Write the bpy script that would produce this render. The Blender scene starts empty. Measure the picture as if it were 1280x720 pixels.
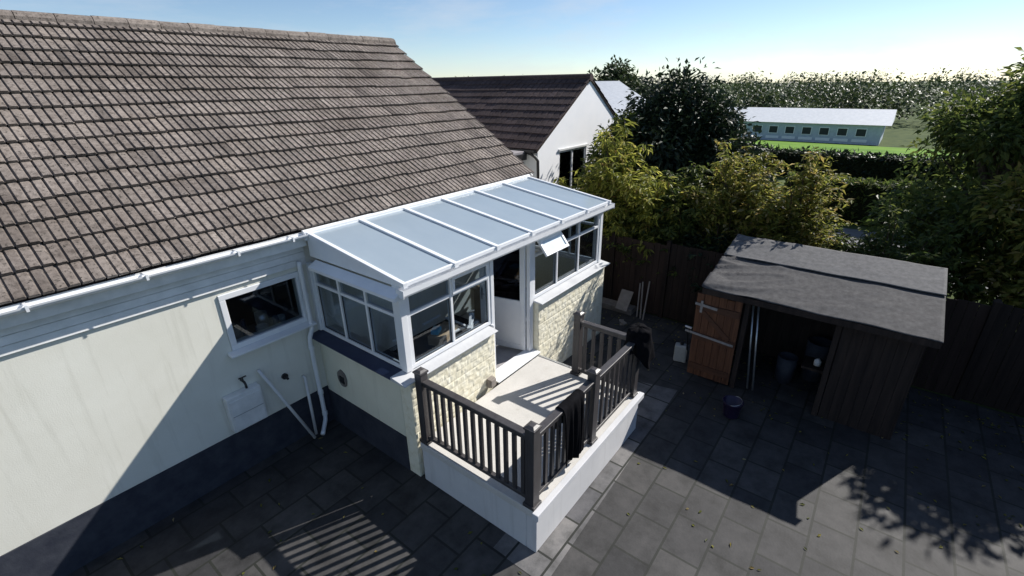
import bpy, bmesh, math, random
from mathutils import Vector, Matrix, noise
random.seed(7)
PI = math.pi
scene = bpy.context.scene
COL = scene.collection
R = math.radians

# ------------------------------------------------------------------ materials
def newmat(name):
    m = bpy.data.materials.new(name); m.use_nodes = True
    nt = m.node_tree; b = nt.nodes['Principled BSDF']
    return m, nt, b

def N(nt, typ, **kw):
    n = nt.nodes.new(typ)
    for k, v in kw.items():
        if k in n.inputs.keys() if hasattr(n.inputs, 'keys') else False:
            n.inputs[k].default_value = v
        else:
            setattr(n, k, v)
    return n

def ramp(nt, fac, stops):
    r = nt.nodes.new('ShaderNodeValToRGB')
    els = r.color_ramp.elements
    while len(els) > 1: els.remove(els[0])
    els[0].position = stops[0][0]; els[0].color = (*stops[0][1], 1)
    for p, c in stops[1:]:
        e = els.new(p); e.color = (*c, 1)
    nt.links.new(fac, r.inputs[0]); return r.outputs[0]

def tex(nt, kind, scale, detail=4, rough=.55, coord='Object', stretch=None):
    tc = nt.nodes.new('ShaderNodeTexCoord'); out = tc.outputs[coord]
    if stretch:
        mp = nt.nodes.new('ShaderNodeMapping'); mp.inputs['Scale'].default_value = stretch
        nt.links.new(out, mp.inputs[0]); out = mp.outputs[0]
    n = nt.nodes.new(kind); n.inputs['Scale'].default_value = scale
    if 'Detail' in n.inputs: n.inputs['Detail'].default_value = detail
    if 'Roughness' in n.inputs and kind == 'ShaderNodeTexNoise': n.inputs['Roughness'].default_value = rough
    nt.links.new(out, n.inputs['Vector']); return n

def bump(nt, b, height, strength=.3, dist=.01):
    bp = nt.nodes.new('ShaderNodeBump'); bp.inputs['Strength'].default_value = strength
    bp.inputs['Distance'].default_value = dist
    nt.links.new(height, bp.inputs['Height']); nt.links.new(bp.outputs[0], b.inputs['Normal'])

def mottled(name, c0, c1, scale=6, rough=.6, spec=.4, bumps=.15, bscale=40, stretch=None, mid=.5, bdist=.01, metal=0):
    m, nt, b = newmat(name)
    n = tex(nt, 'ShaderNodeTexNoise', scale, 6, .62, stretch=stretch)
    c = ramp(nt, n.outputs['Fac'], [(mid-.18, c0), (mid+.18, c1)])
    nt.links.new(c, b.inputs['Base Color'])
    b.inputs['Roughness'].default_value = rough; b.inputs['Specular IOR Level'].default_value = spec
    b.inputs['Metallic'].default_value = metal
    if bumps:
        n2 = tex(nt, 'ShaderNodeTexNoise', bscale, 3, .6, stretch=stretch)
        bump(nt, b, n2.outputs['Fac'], bumps, bdist)
    return m

M = {}
M['upvc'] = mottled('white_upvc', (.74,.76,.79), (.82,.83,.84), 3, .32, .5, .03, 12)
M['gasket'] = mottled('black_rubber_seal', (.02,.02,.02), (.03,.03,.03), 5, .6, .3, 0)
M['upvc_dirty'] = mottled('weathered_upvc', (.62,.63,.62), (.8,.8,.79), 5, .4, .5, .05, 20)
M['cream'] = mottled('cream_render', (.62,.61,.50), (.72,.71,.60), 2.2, .85, .2, .25, 60)
M['cream_wall'] = mottled('cream_masonry_paint', (.66,.66,.60), (.74,.74,.68), 1.6, .85, .2, .3, 70)
def stained(name, c0, c1, stain):
    m, nt, b = newmat(name)
    n = tex(nt, 'ShaderNodeTexNoise', 1.3, 7, .65); c = ramp(nt, n.outputs['Fac'], [(.32,c0), (.68,c1)])
    v = tex(nt, 'ShaderNodeTexNoise', 2.4, 6, .65, stretch=(4,4,.28)); f = ramp(nt, v.outputs['Fac'], [(.54,(0,0,0)), (.80,(.5,.5,.5))])
    mx = nt.nodes.new('ShaderNodeMixRGB'); nt.links.new(f, mx.inputs[0]); nt.links.new(c, mx.inputs[1]); mx.inputs[2].default_value = (*stain,1)
    p = tex(nt, 'ShaderNodeTexNoise', 16, 6, .75); f2 = ramp(nt, p.outputs['Fac'], [(.62,(0,0,0)), (.78,(.35,.35,.35))])
    mx2 = nt.nodes.new('ShaderNodeMixRGB'); nt.links.new(f2, mx2.inputs[0]); nt.links.new(mx.outputs[0], mx2.inputs[1]); mx2.inputs[2].default_value = (*stain,1)
    nt.links.new(mx2.outputs[0], b.inputs['Base Color']); b.inputs['Roughness'].default_value = .87; b.inputs['Specular IOR Level'].default_value = .2
    n2 = tex(nt, 'ShaderNodeTexNoise', 75, 4, .6); bump(nt, b, n2.outputs['Fac'], .16, .008); return m
M['cream_wall'] = stained('weathered_cream_paint', (.70,.69,.61), (.77,.765,.69), (.47,.46,.39))
M['cream'] = stained('weathered_cream_render', (.70,.68,.55), (.78,.765,.64), (.50,.48,.38))
M['white_render'] = mottled('white_render', (.56,.57,.59), (.66,.66,.67), 2.5, .8, .2, .25, 60)
M['sill'] = mottled('pale_grey_sill', (.50,.51,.53), (.60,.61,.62), 4, .5, .4, .08, 20)
M['navy'] = mottled('dark_slate_sill', (.025,.033,.07), (.04,.05,.095), 6, .45, .4, .1, 30)
M['plinth'] = mottled('dark_plinth_paint', (.024,.028,.042), (.05,.055,.07), 5, .7, .3, .2, 40)
M['terrace_wall'] = stained('stained_white_render', (.57,.575,.59), (.66,.66,.665), (.36,.36,.35))
M['felt'] = mottled('roof_felt', (.045,.044,.046), (.09,.088,.09), 14, .85, .3, .5, 160, bdist=.006)
M['felt_pale'] = mottled('paler_roof_felt', (.085,.085,.088), (.14,.139,.143), 14, .85, .3, .5, 160, bdist=.006)  # paler tone for the upper felt sheet
M['rail'] = mottled('charcoal_composite', (.042,.038,.039), (.070,.065,.066), 10, .42, .5, .12, 20, stretch=(1,1,.2))
M['cloth'] = mottled('black_cloth', (.004,.004,.005), (.008,.008,.010), 12, .9, .05, .4, 90)
M['fence'] = mottled('dark_fence_timber', (.014,.010,.009), (.032,.022,.018), 3, .8, .2, .4, 18, stretch=(1,4,.25))
M['fence_red'] = mottled('brown_fence_timber', (.022,.014,.012), (.042,.027,.022), 3, .8, .2, .4, 18, stretch=(1,4,.25))
M['door_wood'] = mottled('orange_stained_boards', (.075,.033,.02), (.17,.075,.04), 5, .7, .25, .4, 14, stretch=(1,6,.35))
M['door_dark'] = mottled('dark_stained_ledge', (.06,.026,.015), (.11,.047,.026), 4, .6, .35, .4, 14, stretch=(1,.4,4))
M['strap'] = mottled('galvanised_strap', (.20,.185,.18), (.32,.30,.295), 20, .5, .5, .2, 60)
M['shed_wood'] = mottled('shed_timber', (.02,.015,.014), (.045,.032,.027), 4, .8, .2, .4, 18, stretch=(3,3,.3))
M['steel'] = mottled('dull_steel', (.45,.46,.48), (.6,.61,.63), 12, .35, .5, .1, 40, metal=.8)
M['bucket'] = mottled('purple_plastic', (.018,.012,.04), (.03,.02,.06), 5, .35, .5, 0)
M['card'] = mottled('cardboard', (.40,.29,.18), (.5,.37,.24), 6, .85, .2, .1, 50)
M['blue'] = mottled('bright_blue_plastic', (.08,.42,.62), (.12,.5,.7), 6, .4, .5, 0)
M['grey_plastic'] = mottled('grey_plastic', (.30,.31,.31), (.38,.39,.39), 6, .5, .4, 0)
M['pale_board'] = mottled('pale_board', (.20,.175,.155), (.30,.27,.245), 5, .8, .2, .2, 30)
M['concrete'] = mottled('rough_concrete', (.14,.125,.115), (.24,.22,.20), 7, .9, .2, .4, 60)
M['black_plastic'] = mottled('black_pipe_plastic', (.015,.015,.017), (.025,.025,.028), 6, .4, .5, 0)
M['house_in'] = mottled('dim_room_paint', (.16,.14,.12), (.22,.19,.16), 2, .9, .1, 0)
M['room_floor'] = mottled('room_floor_vinyl', (.30,.29,.30), (.40,.39,.40), 5, .5, .4, .05, 20)
M['soffit'] = mottled('pale_grey_soffit', (.55,.56,.56), (.66,.67,.66), 4, .6, .3, .1, 30)
M['bark'] = mottled('bark', (.05,.035,.025), (.11,.085,.06), 8, .9, .2, .6, 30, stretch=(3,3,.5))
M['flat_roof'] = mottled('grey_mineral_roof', (.24,.225,.235), (.33,.31,.32), 5, .9, .2, .3, 80)
M['grey_wall'] = mottled('grey_render', (.42,.40,.40), (.52,.50,.50), 3, .9, .2, .2, 60)
M['far_wall'] = mottled('shade_tinted_pale_wall', (.40,.45,.52), (.50,.55,.62), 2, .7, .3, 0)  # bluish grey of shade mixed into a grey-white wall colour
M['far_roof'] = mottled('pale_metal_roof', (.62,.64,.66), (.74,.75,.76), 2, .6, .3, 0)
M['slate_roof'] = mottled('blue_grey_roof', (.20,.23,.28), (.28,.31,.36), 3, .6, .4, .3, 20, stretch=(1,4,4))
M['hose'] = mottled('pale_waste_pipe', (.60,.60,.60), (.7,.7,.7), 5, .5, .4, 0)

def cream_rock():
    m, nt, b = newmat('cream_rock_face')
    n = tex(nt, 'ShaderNodeTexNoise', 9, 6, .65)
    c = ramp(nt, n.outputs['Fac'], [(.3,(.70,.65,.48)), (.5,(.82,.78,.62)), (.7,(.85,.825,.70))])
    nt.links.new(c, b.inputs['Base Color']); b.inputs['Roughness'].default_value = .85
    n2 = tex(nt, 'ShaderNodeTexNoise', 45, 5, .65); bump(nt, b, n2.outputs['Fac'], .3, .008)
    return m
M['rock'] = cream_rock()

def deck_mat():
    m, nt, b = newmat('pale_sand_paving')
    n = tex(nt, 'ShaderNodeTexNoise', 2.2, 6, .6)
    c = ramp(nt, n.outputs['Fac'], [(.32,(.54,.525,.495)), (.68,(.63,.612,.58))])
    sp = tex(nt, 'ShaderNodeTexNoise', 130, 2, .5)
    mx = nt.nodes.new('ShaderNodeMixRGB'); mx.blend_type = 'MULTIPLY'; mx.inputs[0].default_value = .5
    c2 = ramp(nt, sp.outputs['Fac'], [(.35,(.72,.71,.70)), (.5,(1,1,1))])
    nt.links.new(c, mx.inputs[1]); nt.links.new(c2, mx.inputs[2])
    # stains with their own shape
    st = tex(nt, 'ShaderNodeTexNoise', 5, 5, .7)
    c3 = ramp(nt, st.outputs['Fac'], [(.62,(1,1,1)), (.74,(.82,.80,.77))])
    mx2 = nt.nodes.new('ShaderNodeMixRGB'); mx2.blend_type = 'MULTIPLY'; mx2.inputs[0].default_value = 1
    nt.links.new(mx.outputs[0], mx2.inputs[1]); nt.links.new(c3, mx2.inputs[2])
    nt.links.new(mx2.outputs[0], b.inputs['Base Color']); b.inputs['Roughness'].default_value = .8
    bump(nt, b, sp.outputs['Fac'], .25, .004)
    return m
M['deck'] = deck_mat()

def slab_mat(name='grey_patio_slabs', k=1.0):
    m, nt, b = newmat(name)
    tc = nt.nodes.new('ShaderNodeTexCoord')
    br = nt.nodes.new('ShaderNodeTexBrick')
    br.offset = .5; br.inputs['Scale'].default_value = 1
    br.inputs['Brick Width'].default_value = .6; br.inputs['Row Height'].default_value = .45
    br.inputs['Mortar Size'].default_value = .016; br.inputs['Mortar Smooth'].default_value = .3
    br.inputs['Color1'].default_value = (.05*k,.05*k,.055*k,1); br.inputs['Color2'].default_value = (.105*k,.102*k,.102*k,1)
    br.inputs['Mortar'].default_value = (.012,.014,.011,1)
    nt.links.new(tc.outputs['Object'], br.inputs['Vector'])
    n = tex(nt, 'ShaderNodeTexNoise', 3, 7, .7)
    c = ramp(nt, n.outputs['Fac'], [(.32,(.42,.42,.41)), (.5,(.95,.95,.94)), (.68,(1.45,1.42,1.38))])
    mx = nt.nodes.new('ShaderNodeMixRGB'); mx.blend_type = 'MULTIPLY'; mx.inputs[0].default_value = 1
    nt.links.new(br.outputs['Color'], mx.inputs[1]); nt.links.new(c, mx.inputs[2])
    nt.links.new(mx.outputs[0], b.inputs['Base Color']); b.inputs['Roughness'].default_value = .75
    n2 = tex(nt, 'ShaderNodeTexNoise', 40, 4); bump(nt, b, n2.outputs['Fac'], .3, .006)
    return m
M['slabs'] = slab_mat('grey_patio_slabs', .48); M['path_slabs'] = slab_mat('paler_path_slabs', 1.45)

def tile_mat(name, light, mid, dark, moss=.5, pitch=.15, gauge=.3):
    """Concrete roof tiles: every tile its own tint, shade painted on its edges, lichen blotches and moss specks."""
    m, nt, b = newmat(name)
    at = nt.nodes.new('ShaderNodeAttribute'); at.attribute_name = 'tint'
    c = ramp(nt, at.outputs['Fac'], [(0, dark), (.3, mid), (.75, light), (1, tuple(min(1, x*1.25) for x in light))])
    n = tex(nt, 'ShaderNodeTexNoise', 14, 7, .72)
    c2 = ramp(nt, n.outputs['Fac'], [(.34,(.45,.43,.42)), (.56,(1,1,1)), (.74,(1.25,1.24,1.2))])
    big = tex(nt, 'ShaderNodeTexNoise', .9, 5, .6); c4 = ramp(nt, big.outputs['Fac'], [(.36,(.72,.70,.68)), (.55,(1,1,1)), (.7,(1.12,1.1,1.06))])
    mb4 = nt.nodes.new('ShaderNodeMixRGB'); mb4.blend_type = 'MULTIPLY'; mb4.inputs[0].default_value = 1
    nt.links.new(c2, mb4.inputs[1]); nt.links.new(c4, mb4.inputs[2]); c2 = mb4.outputs[0]
    mx = nt.nodes.new('ShaderNodeMixRGB'); mx.blend_type = 'MULTIPLY'; mx.inputs[0].default_value = .85
    nt.links.new(c, mx.inputs[1]); nt.links.new(c2, mx.inputs[2])
    sp = tex(nt, 'ShaderNodeTexNoise', 26, 5, .75)
    f = ramp(nt, sp.outputs['Fac'], [(.55,(0,0,0)), (.64,(moss,moss,moss))])
    mx2 = nt.nodes.new('ShaderNodeMixRGB'); nt.links.new(f, mx2.inputs[0])
    nt.links.new(mx.outputs[0], mx2.inputs[1]); mx2.inputs[2].default_value = (.022,.021,.017,1)
    nt.links.new(mx2.outputs[0], b.inputs['Base Color'])
    lc = tex(nt, 'ShaderNodeTexNoise', 9, 6, .8)
    f3 = ramp(nt, lc.outputs['Fac'], [(.70,(0,0,0)), (.74,(moss*.6,)*3)])
    mx3 = nt.nodes.new('ShaderNodeMixRGB'); nt.links.new(f3, mx3.inputs[0])
    nt.links.new(mx2.outputs[0], mx3.inputs[1]); mx3.inputs[2].default_value = (.42,.41,.37,1)
    nt.links.new(mx3.outputs[0], b.inputs['Base Color'])
    b.inputs['Roughness'].default_value = .9; b.inputs['Specular IOR Level'].default_value = .25
    n3 = tex(nt, 'ShaderNodeTexNoise', 90, 4); bump(nt, b, n3.outputs['Fac'], .5, .008)
    return m
M['tiles'] = tile_mat('grey_brown_concrete_tiles', (.275,.238,.212), (.215,.185,.165), (.13,.112,.10), .9)
M['dark_tiles'] = tile_mat('dark_brown_tiles', (.085,.062,.062), (.07,.05,.05), (.05,.036,.038), .3)

def glass_mat(name, tint, refl=.06, rough=.01):
    m = bpy.data.materials.new(name); m.use_nodes = True; nt = m.node_tree
    nt.nodes.remove(nt.nodes['Principled BSDF']); out = nt.nodes['Material Output']
    tr = nt.nodes.new('ShaderNodeBsdfTransparent'); tr.inputs[0].default_value = (*tint, 1)
    gl = nt.nodes.new('ShaderNodeBsdfGlossy'); gl.inputs['Roughness'].default_value = rough
    gl.inputs['Color'].default_value = (.9,.95,1,1)
    lw = nt.nodes.new('ShaderNodeLayerWeight'); lw.inputs['Blend'].default_value = .5
    fr = nt.nodes.new('ShaderNodeMath'); fr.operation = 'POWER'; fr.inputs[1].default_value = 4.5
    nt.links.new(lw.outputs['Facing'], fr.inputs[0])
    mth = nt.nodes.new('ShaderNodeMath'); mth.operation = 'ADD'; mth.inputs[1].default_value = refl; mth.use_clamp = True
    nt.links.new(fr.outputs[0], mth.inputs[0])
    mx = nt.nodes.new('ShaderNodeMixShader')
    nt.links.new(mth.outputs[0], mx.inputs[0]); nt.links.new(tr.outputs[0], mx.inputs[1]); nt.links.new(gl.outputs[0], mx.inputs[2])
    nt.links.new(mx.outputs[0], out.inputs[0]); return m
M['glass'] = glass_mat('window_glass', (.72,.77,.81), .04)
M['glass_dark'] = glass_mat('grey_tinted_glass', (.08,.09,.13), .035)

def roofglass():
    m, nt, b = newmat('blue_grey_roof_glazing')
    n = tex(nt, 'ShaderNodeTexNoise', 2.4, 7, .65, stretch=(1,.5,1))
    c = ramp(nt, n.outputs['Fac'], [(.3,(.32,.39,.45)), (.7,(.36,.43,.485))])
    nt.links.new(c, b.inputs['Base Color'])
    b.inputs['Roughness'].default_value = .14; b.inputs['Specular IOR Level'].default_value = .7
    n2 = tex(nt, 'ShaderNodeTexNoise', 240, 2); bump(nt, b, n2.outputs['Fac'], .12, .002)
    tl = nt.nodes.new('ShaderNodeBsdfTranslucent'); tl.inputs[0].default_value = (.75,.8,.85,1)
    mx = nt.nodes.new('ShaderNodeMixShader'); mx.inputs[0].default_value = .15; out = nt.nodes['Material Output']
    nt.links.new(b.outputs[0], mx.inputs[1]); nt.links.new(tl.outputs[0], mx.inputs[2]); nt.links.new(mx.outputs[0], out.inputs[0])
    return m
M['pale_glass'] = mottled('pale_blue_glass', (.50,.60,.66), (.58,.67,.72), 3, .25, .6, 0)  # opaque pale blue pane of the open sash
M['far_glass'] = mottled('far_dark_glass', (.02,.025,.03), (.035,.04,.045), 1, .45, .3, 0)
M['white_paint'] = mottled('bright_white_masonry', (.88,.89,.91), (.93,.93,.94), 2, .8, .2, .2, 40)
M['roofglass'] = roofglass()

def leaf_mat(name, stops, trans=.35, rough=.5):
    m, nt, b = newmat(name)
    g = nt.nodes.new('ShaderNodeNewGeometry')
    c = ramp(nt, g.outputs['Random Per Island'], stops)
    nt.links.new(c, b.inputs['Base Color']); b.inputs['Roughness'].default_value = rough
    b.inputs['Specular IOR Level'].default_value = .35
    tl = nt.nodes.new('ShaderNodeBsdfTranslucent'); nt.links.new(c, tl.inputs[0])
    mx = nt.nodes.new('ShaderNodeMixShader'); mx.inputs[0].default_value = trans
    out = nt.nodes['Material Output']
    nt.links.new(b.outputs[0], mx.inputs[1]); nt.links.new(tl.outputs[0], mx.inputs[2]); nt.links.new(mx.outputs[0], out.inputs[0])
    return m
M['leaf_yellow'] = leaf_mat('yellow_green_leaves', [(0,(.10,.13,.03)), (.35,(.24,.265,.05)), (.7,(.40,.40,.08)), (.92,(.52,.48,.13)), (1,(.25,.16,.06))], .62)
M['leaf_olive'] = leaf_mat('olive_leaves', [(0,(.10,.125,.03)), (.45,(.24,.25,.05)), (.75,(.36,.335,.075)), (.92,(.36,.26,.09)), (1,(.5,.46,.27))], .62)
M['leaf_green'] = leaf_mat('mid_green_leaves', [(0,(.04,.065,.018)), (.5,(.09,.125,.03)), (1,(.17,.19,.045))], .52)
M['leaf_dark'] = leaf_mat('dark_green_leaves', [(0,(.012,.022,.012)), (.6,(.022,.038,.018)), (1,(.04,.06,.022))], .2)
M['leaf_far'] = leaf_mat('far_tree_leaves', [(0,(.03,.05,.02)), (.6,(.05,.075,.028)), (1,(.09,.11,.04))], .25)

M['grass'] = mottled('bright_lawn', (.075,.17,.014), (.15,.27,.028), .12, .9, .1, .3, 3)
M['earth'] = mottled('rough_ground', (.04,.065,.022), (.09,.115,.04), .6, .95, .1, .5, 8)
M['tarmac'] = mottled('tarmac', (.14,.14,.145), (.20,.20,.205), 3, .9, .2, .2, 60)
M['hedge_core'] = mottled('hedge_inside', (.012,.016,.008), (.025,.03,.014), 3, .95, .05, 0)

# ------------------------------------------------------------------ builders
def tag(o, label=None, cat=None, group=None, kind=None):
    if label: o['label'] = label
    if cat: o['category'] = cat
    if group: o['group'] = group
    if kind: o['kind'] = kind
    return o

ORG = {}
def thing(name, label, cat, loc=(0,0,0), group=None):
    o = bpy.data.objects.new(name, None); COL.objects.link(o)
    o.location = loc; o.empty_display_size = .2; ORG[o] = Vector(loc)
    return tag(o, label, cat, group)

class MB:
    def __init__(s): s.v = []; s.f = []; s.t = None
    def add(s, vs, fs):
        k = len(s.v); s.v += [tuple(v) for v in vs]; s.f += [tuple(i+k for i in f) for f in fs]; return s
    def box(s, x0, x1, y0, y1, z0, z1):
        vs = [(x,y,z) for z in (z0,z1) for y in (y0,y1) for x in (x0,x1)]
        return s.add(vs, [(0,2,3,1),(4,5,7,6),(0,1,5,4),(2,6,7,3),(0,4,6,2),(1,3,7,5)])
    def hexa(s, b, t):   # bottom and top rings of four points, counter-clockwise seen from above
        return s.add(list(b)+list(t), [(3,2,1,0),(4,5,6,7),(0,1,5,4),(1,2,6,5),(2,3,7,6),(3,0,4,7)])
    def bar(s, a, b, w, h, up=(0,0,1)):   # bar from a to b, w wide and h high, centred
        a, b = Vector(a), Vector(b); d = (b-a).normalized(); sd = d.cross(Vector(up))
        if sd.length < 1e-5: sd = Vector((1,0,0))
        sd.normalize(); u = sd.cross(d); sd *= w/2; u *= h/2
        r = lambda p: [p-sd-u, p+sd-u, p+sd+u, p-sd+u]
        return s.add(r(a)+r(b), [(0,1,2,3),(7,6,5,4),(0,4,5,1),(1,5,6,2),(2,6,7,3),(3,7,4,0)])
    def prism(s, poly, vec):
        n = len(poly); vec = Vector(vec); p = [Vector(q) for q in poly]
        return s.add(p+[q+vec for q in p], [tuple(range(n))[::-1], tuple(range(n,2*n))]+[(i,(i+1)%n,n+(i+1)%n,n+i) for i in range(n)])
    def tube(s, pts, r, n=10, cap=True):
        pts = [Vector(p) for p in pts]; rs = r if isinstance(r, (list,tuple)) else [r]*len(pts)
        vs = []; ref = None
        for i, p in enumerate(pts):
            d = (pts[min(i+1,len(pts)-1)]-pts[max(i-1,0)]).normalized()
            if ref is None:
                ref = d.cross(Vector((.13,.29,.95)));
                if ref.length < .05: ref = d.cross(Vector((1,0,0)))
            ref = (ref - d*ref.dot(d)).normalized(); q = d.cross(ref)
            vs += [p + (ref*math.cos(2*PI*k/n)+q*math.sin(2*PI*k/n))*rs[i] for k in range(n)]
        fs = [(i*n+k, i*n+(k+1)%n, (i+1)*n+(k+1)%n, (i+1)*n+k) for i in range(len(pts)-1) for k in range(n)]
        if cap: fs += [tuple(range(n))[::-1], tuple(range((len(pts)-1)*n, len(pts)*n))]
        return s.add(vs, fs)
    def lathe(s, prof, c, n=24):
        vs = [(c[0]+r*math.cos(2*PI*k/n), c[1]+r*math.sin(2*PI*k/n), c[2]+z) for r, z in prof for k in range(n)]
        fs = [(i*n+k, i*n+(k+1)%n, (i+1)*n+(k+1)%n, (i+1)*n+k) for i in range(len(prof)-1) for k in range(n)]
        return s.add(vs, fs)
    def build(s, name, mat, parent=None, bevel=0, smooth=False, loc=None):
        org = Vector((0,0,0))
        if parent is not None:
            org = ORG.get(parent, Vector((0,0,0)))
        elif loc is not None: org = Vector(loc)
        me = bpy.data.meshes.new(name)
        me.from_pydata([Vector(v)-org for v in s.v], [], s.f); me.update()
        if s.t:
            a = me.attributes.new('tint', 'FLOAT', 'FACE'); a.data.foreach_set('value', s.t)
        me.materials.append(mat if not isinstance(mat, str) else M[mat])
        if smooth: me.polygons.foreach_set('use_smooth', [True]*len(me.polygons))
        o = bpy.data.objects.new(name, me); COL.objects.link(o); ORG[o] = org
        if parent is not None:
            o.parent = parent
        else: o.location = org
        if bevel:
            b = o.modifiers.new('bevel', 'BEVEL'); b.width = bevel; b.segments = 2; b.limit_method = 'ANGLE'
        return o

def clone(o, parent, off):
    c = o.copy(); COL.objects.link(c); c.parent = parent; c.location = o.location + Vector(off); return c

# ------------------------------------------------------------------ camera
cd = bpy.data.cameras.new('camera'); cam = bpy.data.objects.new('camera', cd); COL.objects.link(cam)
yaw, pitch, roll = .9047, -.4065, -.0139
sy, cy = math.sin(yaw), math.cos(yaw); cp, sp = math.cos(pitch), math.sin(pitch)
fwd = Vector((sy*cp, cy*cp, sp)); rgt = Vector((cy,-sy,0)); up = rgt.cross(fwd)
c_, s_ = math.cos(roll), math.sin(roll)
r2 = c_*rgt + s_*up; u2 = -s_*rgt + c_*up
mw = Matrix((r2, u2, -fwd)).transposed().to_4x4(); mw.translation = Vector((-3.2117,-4.2347,4.3634))
cam.matrix_world = mw
cd.sensor_width = 36; cd.lens = 594.34/1280*36; cd.clip_end = 3000; cd.clip_start = .05
scene.camera = cam

# ------------------------------------------------------------------ light
AZ, EL = R(-23), R(37)
sdir = Vector((math.cos(EL)*math.cos(AZ), math.cos(EL)*math.sin(AZ), math.sin(EL)))
sl = bpy.data.lights.new('sun', 'SUN'); sl.energy = 5.0; sl.angle = R(.53); sl.color = (1,.955,.89)
so = bpy.data.objects.new('sun', sl); COL.objects.link(so); so.rotation_euler = sdir.to_track_quat('Z','Y').to_euler()
so.location = (20,-10,20)
w = bpy.data.worlds.new('World'); scene.world = w; w.use_nodes = True
wn = w.node_tree; bg = wn.nodes['Background']
sky = wn.nodes.new('ShaderNodeTexSky'); sky.sky_type = 'NISHITA'; sky.sun_disc = False
sky.sun_elevation = EL; sky.sun_rotation = PI/2 - AZ; sky.air_density = .8; sky.dust_density = .1; sky.ozone_density = 2.5
# thin high cloud
tcw = wn.nodes.new('ShaderNodeTexCoord'); mpw = wn.nodes.new('ShaderNodeMapping'); mpw.inputs['Scale'].default_value = (1.2,2.2,7)
wn.links.new(tcw.outputs['Generated'], mpw.inputs[0])
cn_ = wn.nodes.new('ShaderNodeTexNoise'); cn_.inputs['Scale'].default_value = 2.1; cn_.inputs['Detail'].default_value = 9; cn_.inputs['Roughness'].default_value = .62
wn.links.new(mpw.outputs[0], cn_.inputs['Vector'])
cr_ = ramp(wn, cn_.outputs['Fac'], [(.48,(0,0,0)), (.80,(.55,.55,.55))])
mxw = wn.nodes.new('ShaderNodeMixRGB'); wn.links.new(cr_, mxw.inputs[0]); wn.links.new(sky.outputs[0], mxw.inputs[1]); mxw.inputs[2].default_value = (5.6,6.0,6.6,1)
wn.links.new(mxw.outputs[0], bg.inputs[0]); bg.inputs[1].default_value = .092
vs_ = scene.view_settings; vs_.view_transform = 'Standard'; vs_.look = 'None'; vs_.exposure = .46; vs_.gamma = 1
scene.cycles.max_bounces = 8; scene.cycles.transparent_max_bounces = 24
scene.cycles.caustics_reflective = False; scene.cycles.caustics_refractive = False

G = -.65
# ------------------------------------------------------------------ setting
def terr(x, y=0):
    b = G - .02
    if x > 24: b -= .07*(min(x, 95)-24)
    return b
xs = [-400,-150,-60,-25,-12,-4,0,4,8,12,16,20,24,30,40,50,60,70,80,95,120,200,400,900,2000]
ys = [-900,-300,-100,-50,-25,-12,-6,0,6,12,25,50,100,300,900]
g = MB(); g.v = [(x,y,terr(x)) for x in xs for y in ys]
ny = len(ys); g.f = [(i*ny+j,(i+1)*ny+j,(i+1)*ny+j+1,i*ny+j+1) for i in range(len(xs)-1) for j in range(ny-1)]
tag(g.build('ground', 'earth'), kind='structure')
p = MB(); p.add([(-14,-9,G),(6.62,-9,G),(6.62,3.2,G),(-14,3.2,G)], [(0,1,2,3)])
tag(p.build('patio', 'slabs'), kind='structure')
p = MB(); p.add([(-.3,-2.34,G+.004),(4.06,-2.2,G+.004),(3.9,-1.5,G+.004),(-.3,-1.6,G+.004)], [(0,1,2,3)])
tag(p.build('path', 'path_slabs'), kind='structure')
p = MB(); p.add([(12.6,-30,G+.004),(17.5,-30,G+.004),(17.5,30,G+.004),(12.6,30,G+.004)], [(0,1,2,3)])
tag(p.build('road', 'tarmac'), kind='structure')
p = MB(); p.add([(62,-120,terr(62)+.05),(92,-120,terr(92)+.05),(92,60,terr(92)+.05),(62,60,terr(62)+.05)], [(0,1,2,3)])
tag(p.build('lawn', 'grass'), kind='structure')

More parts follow.
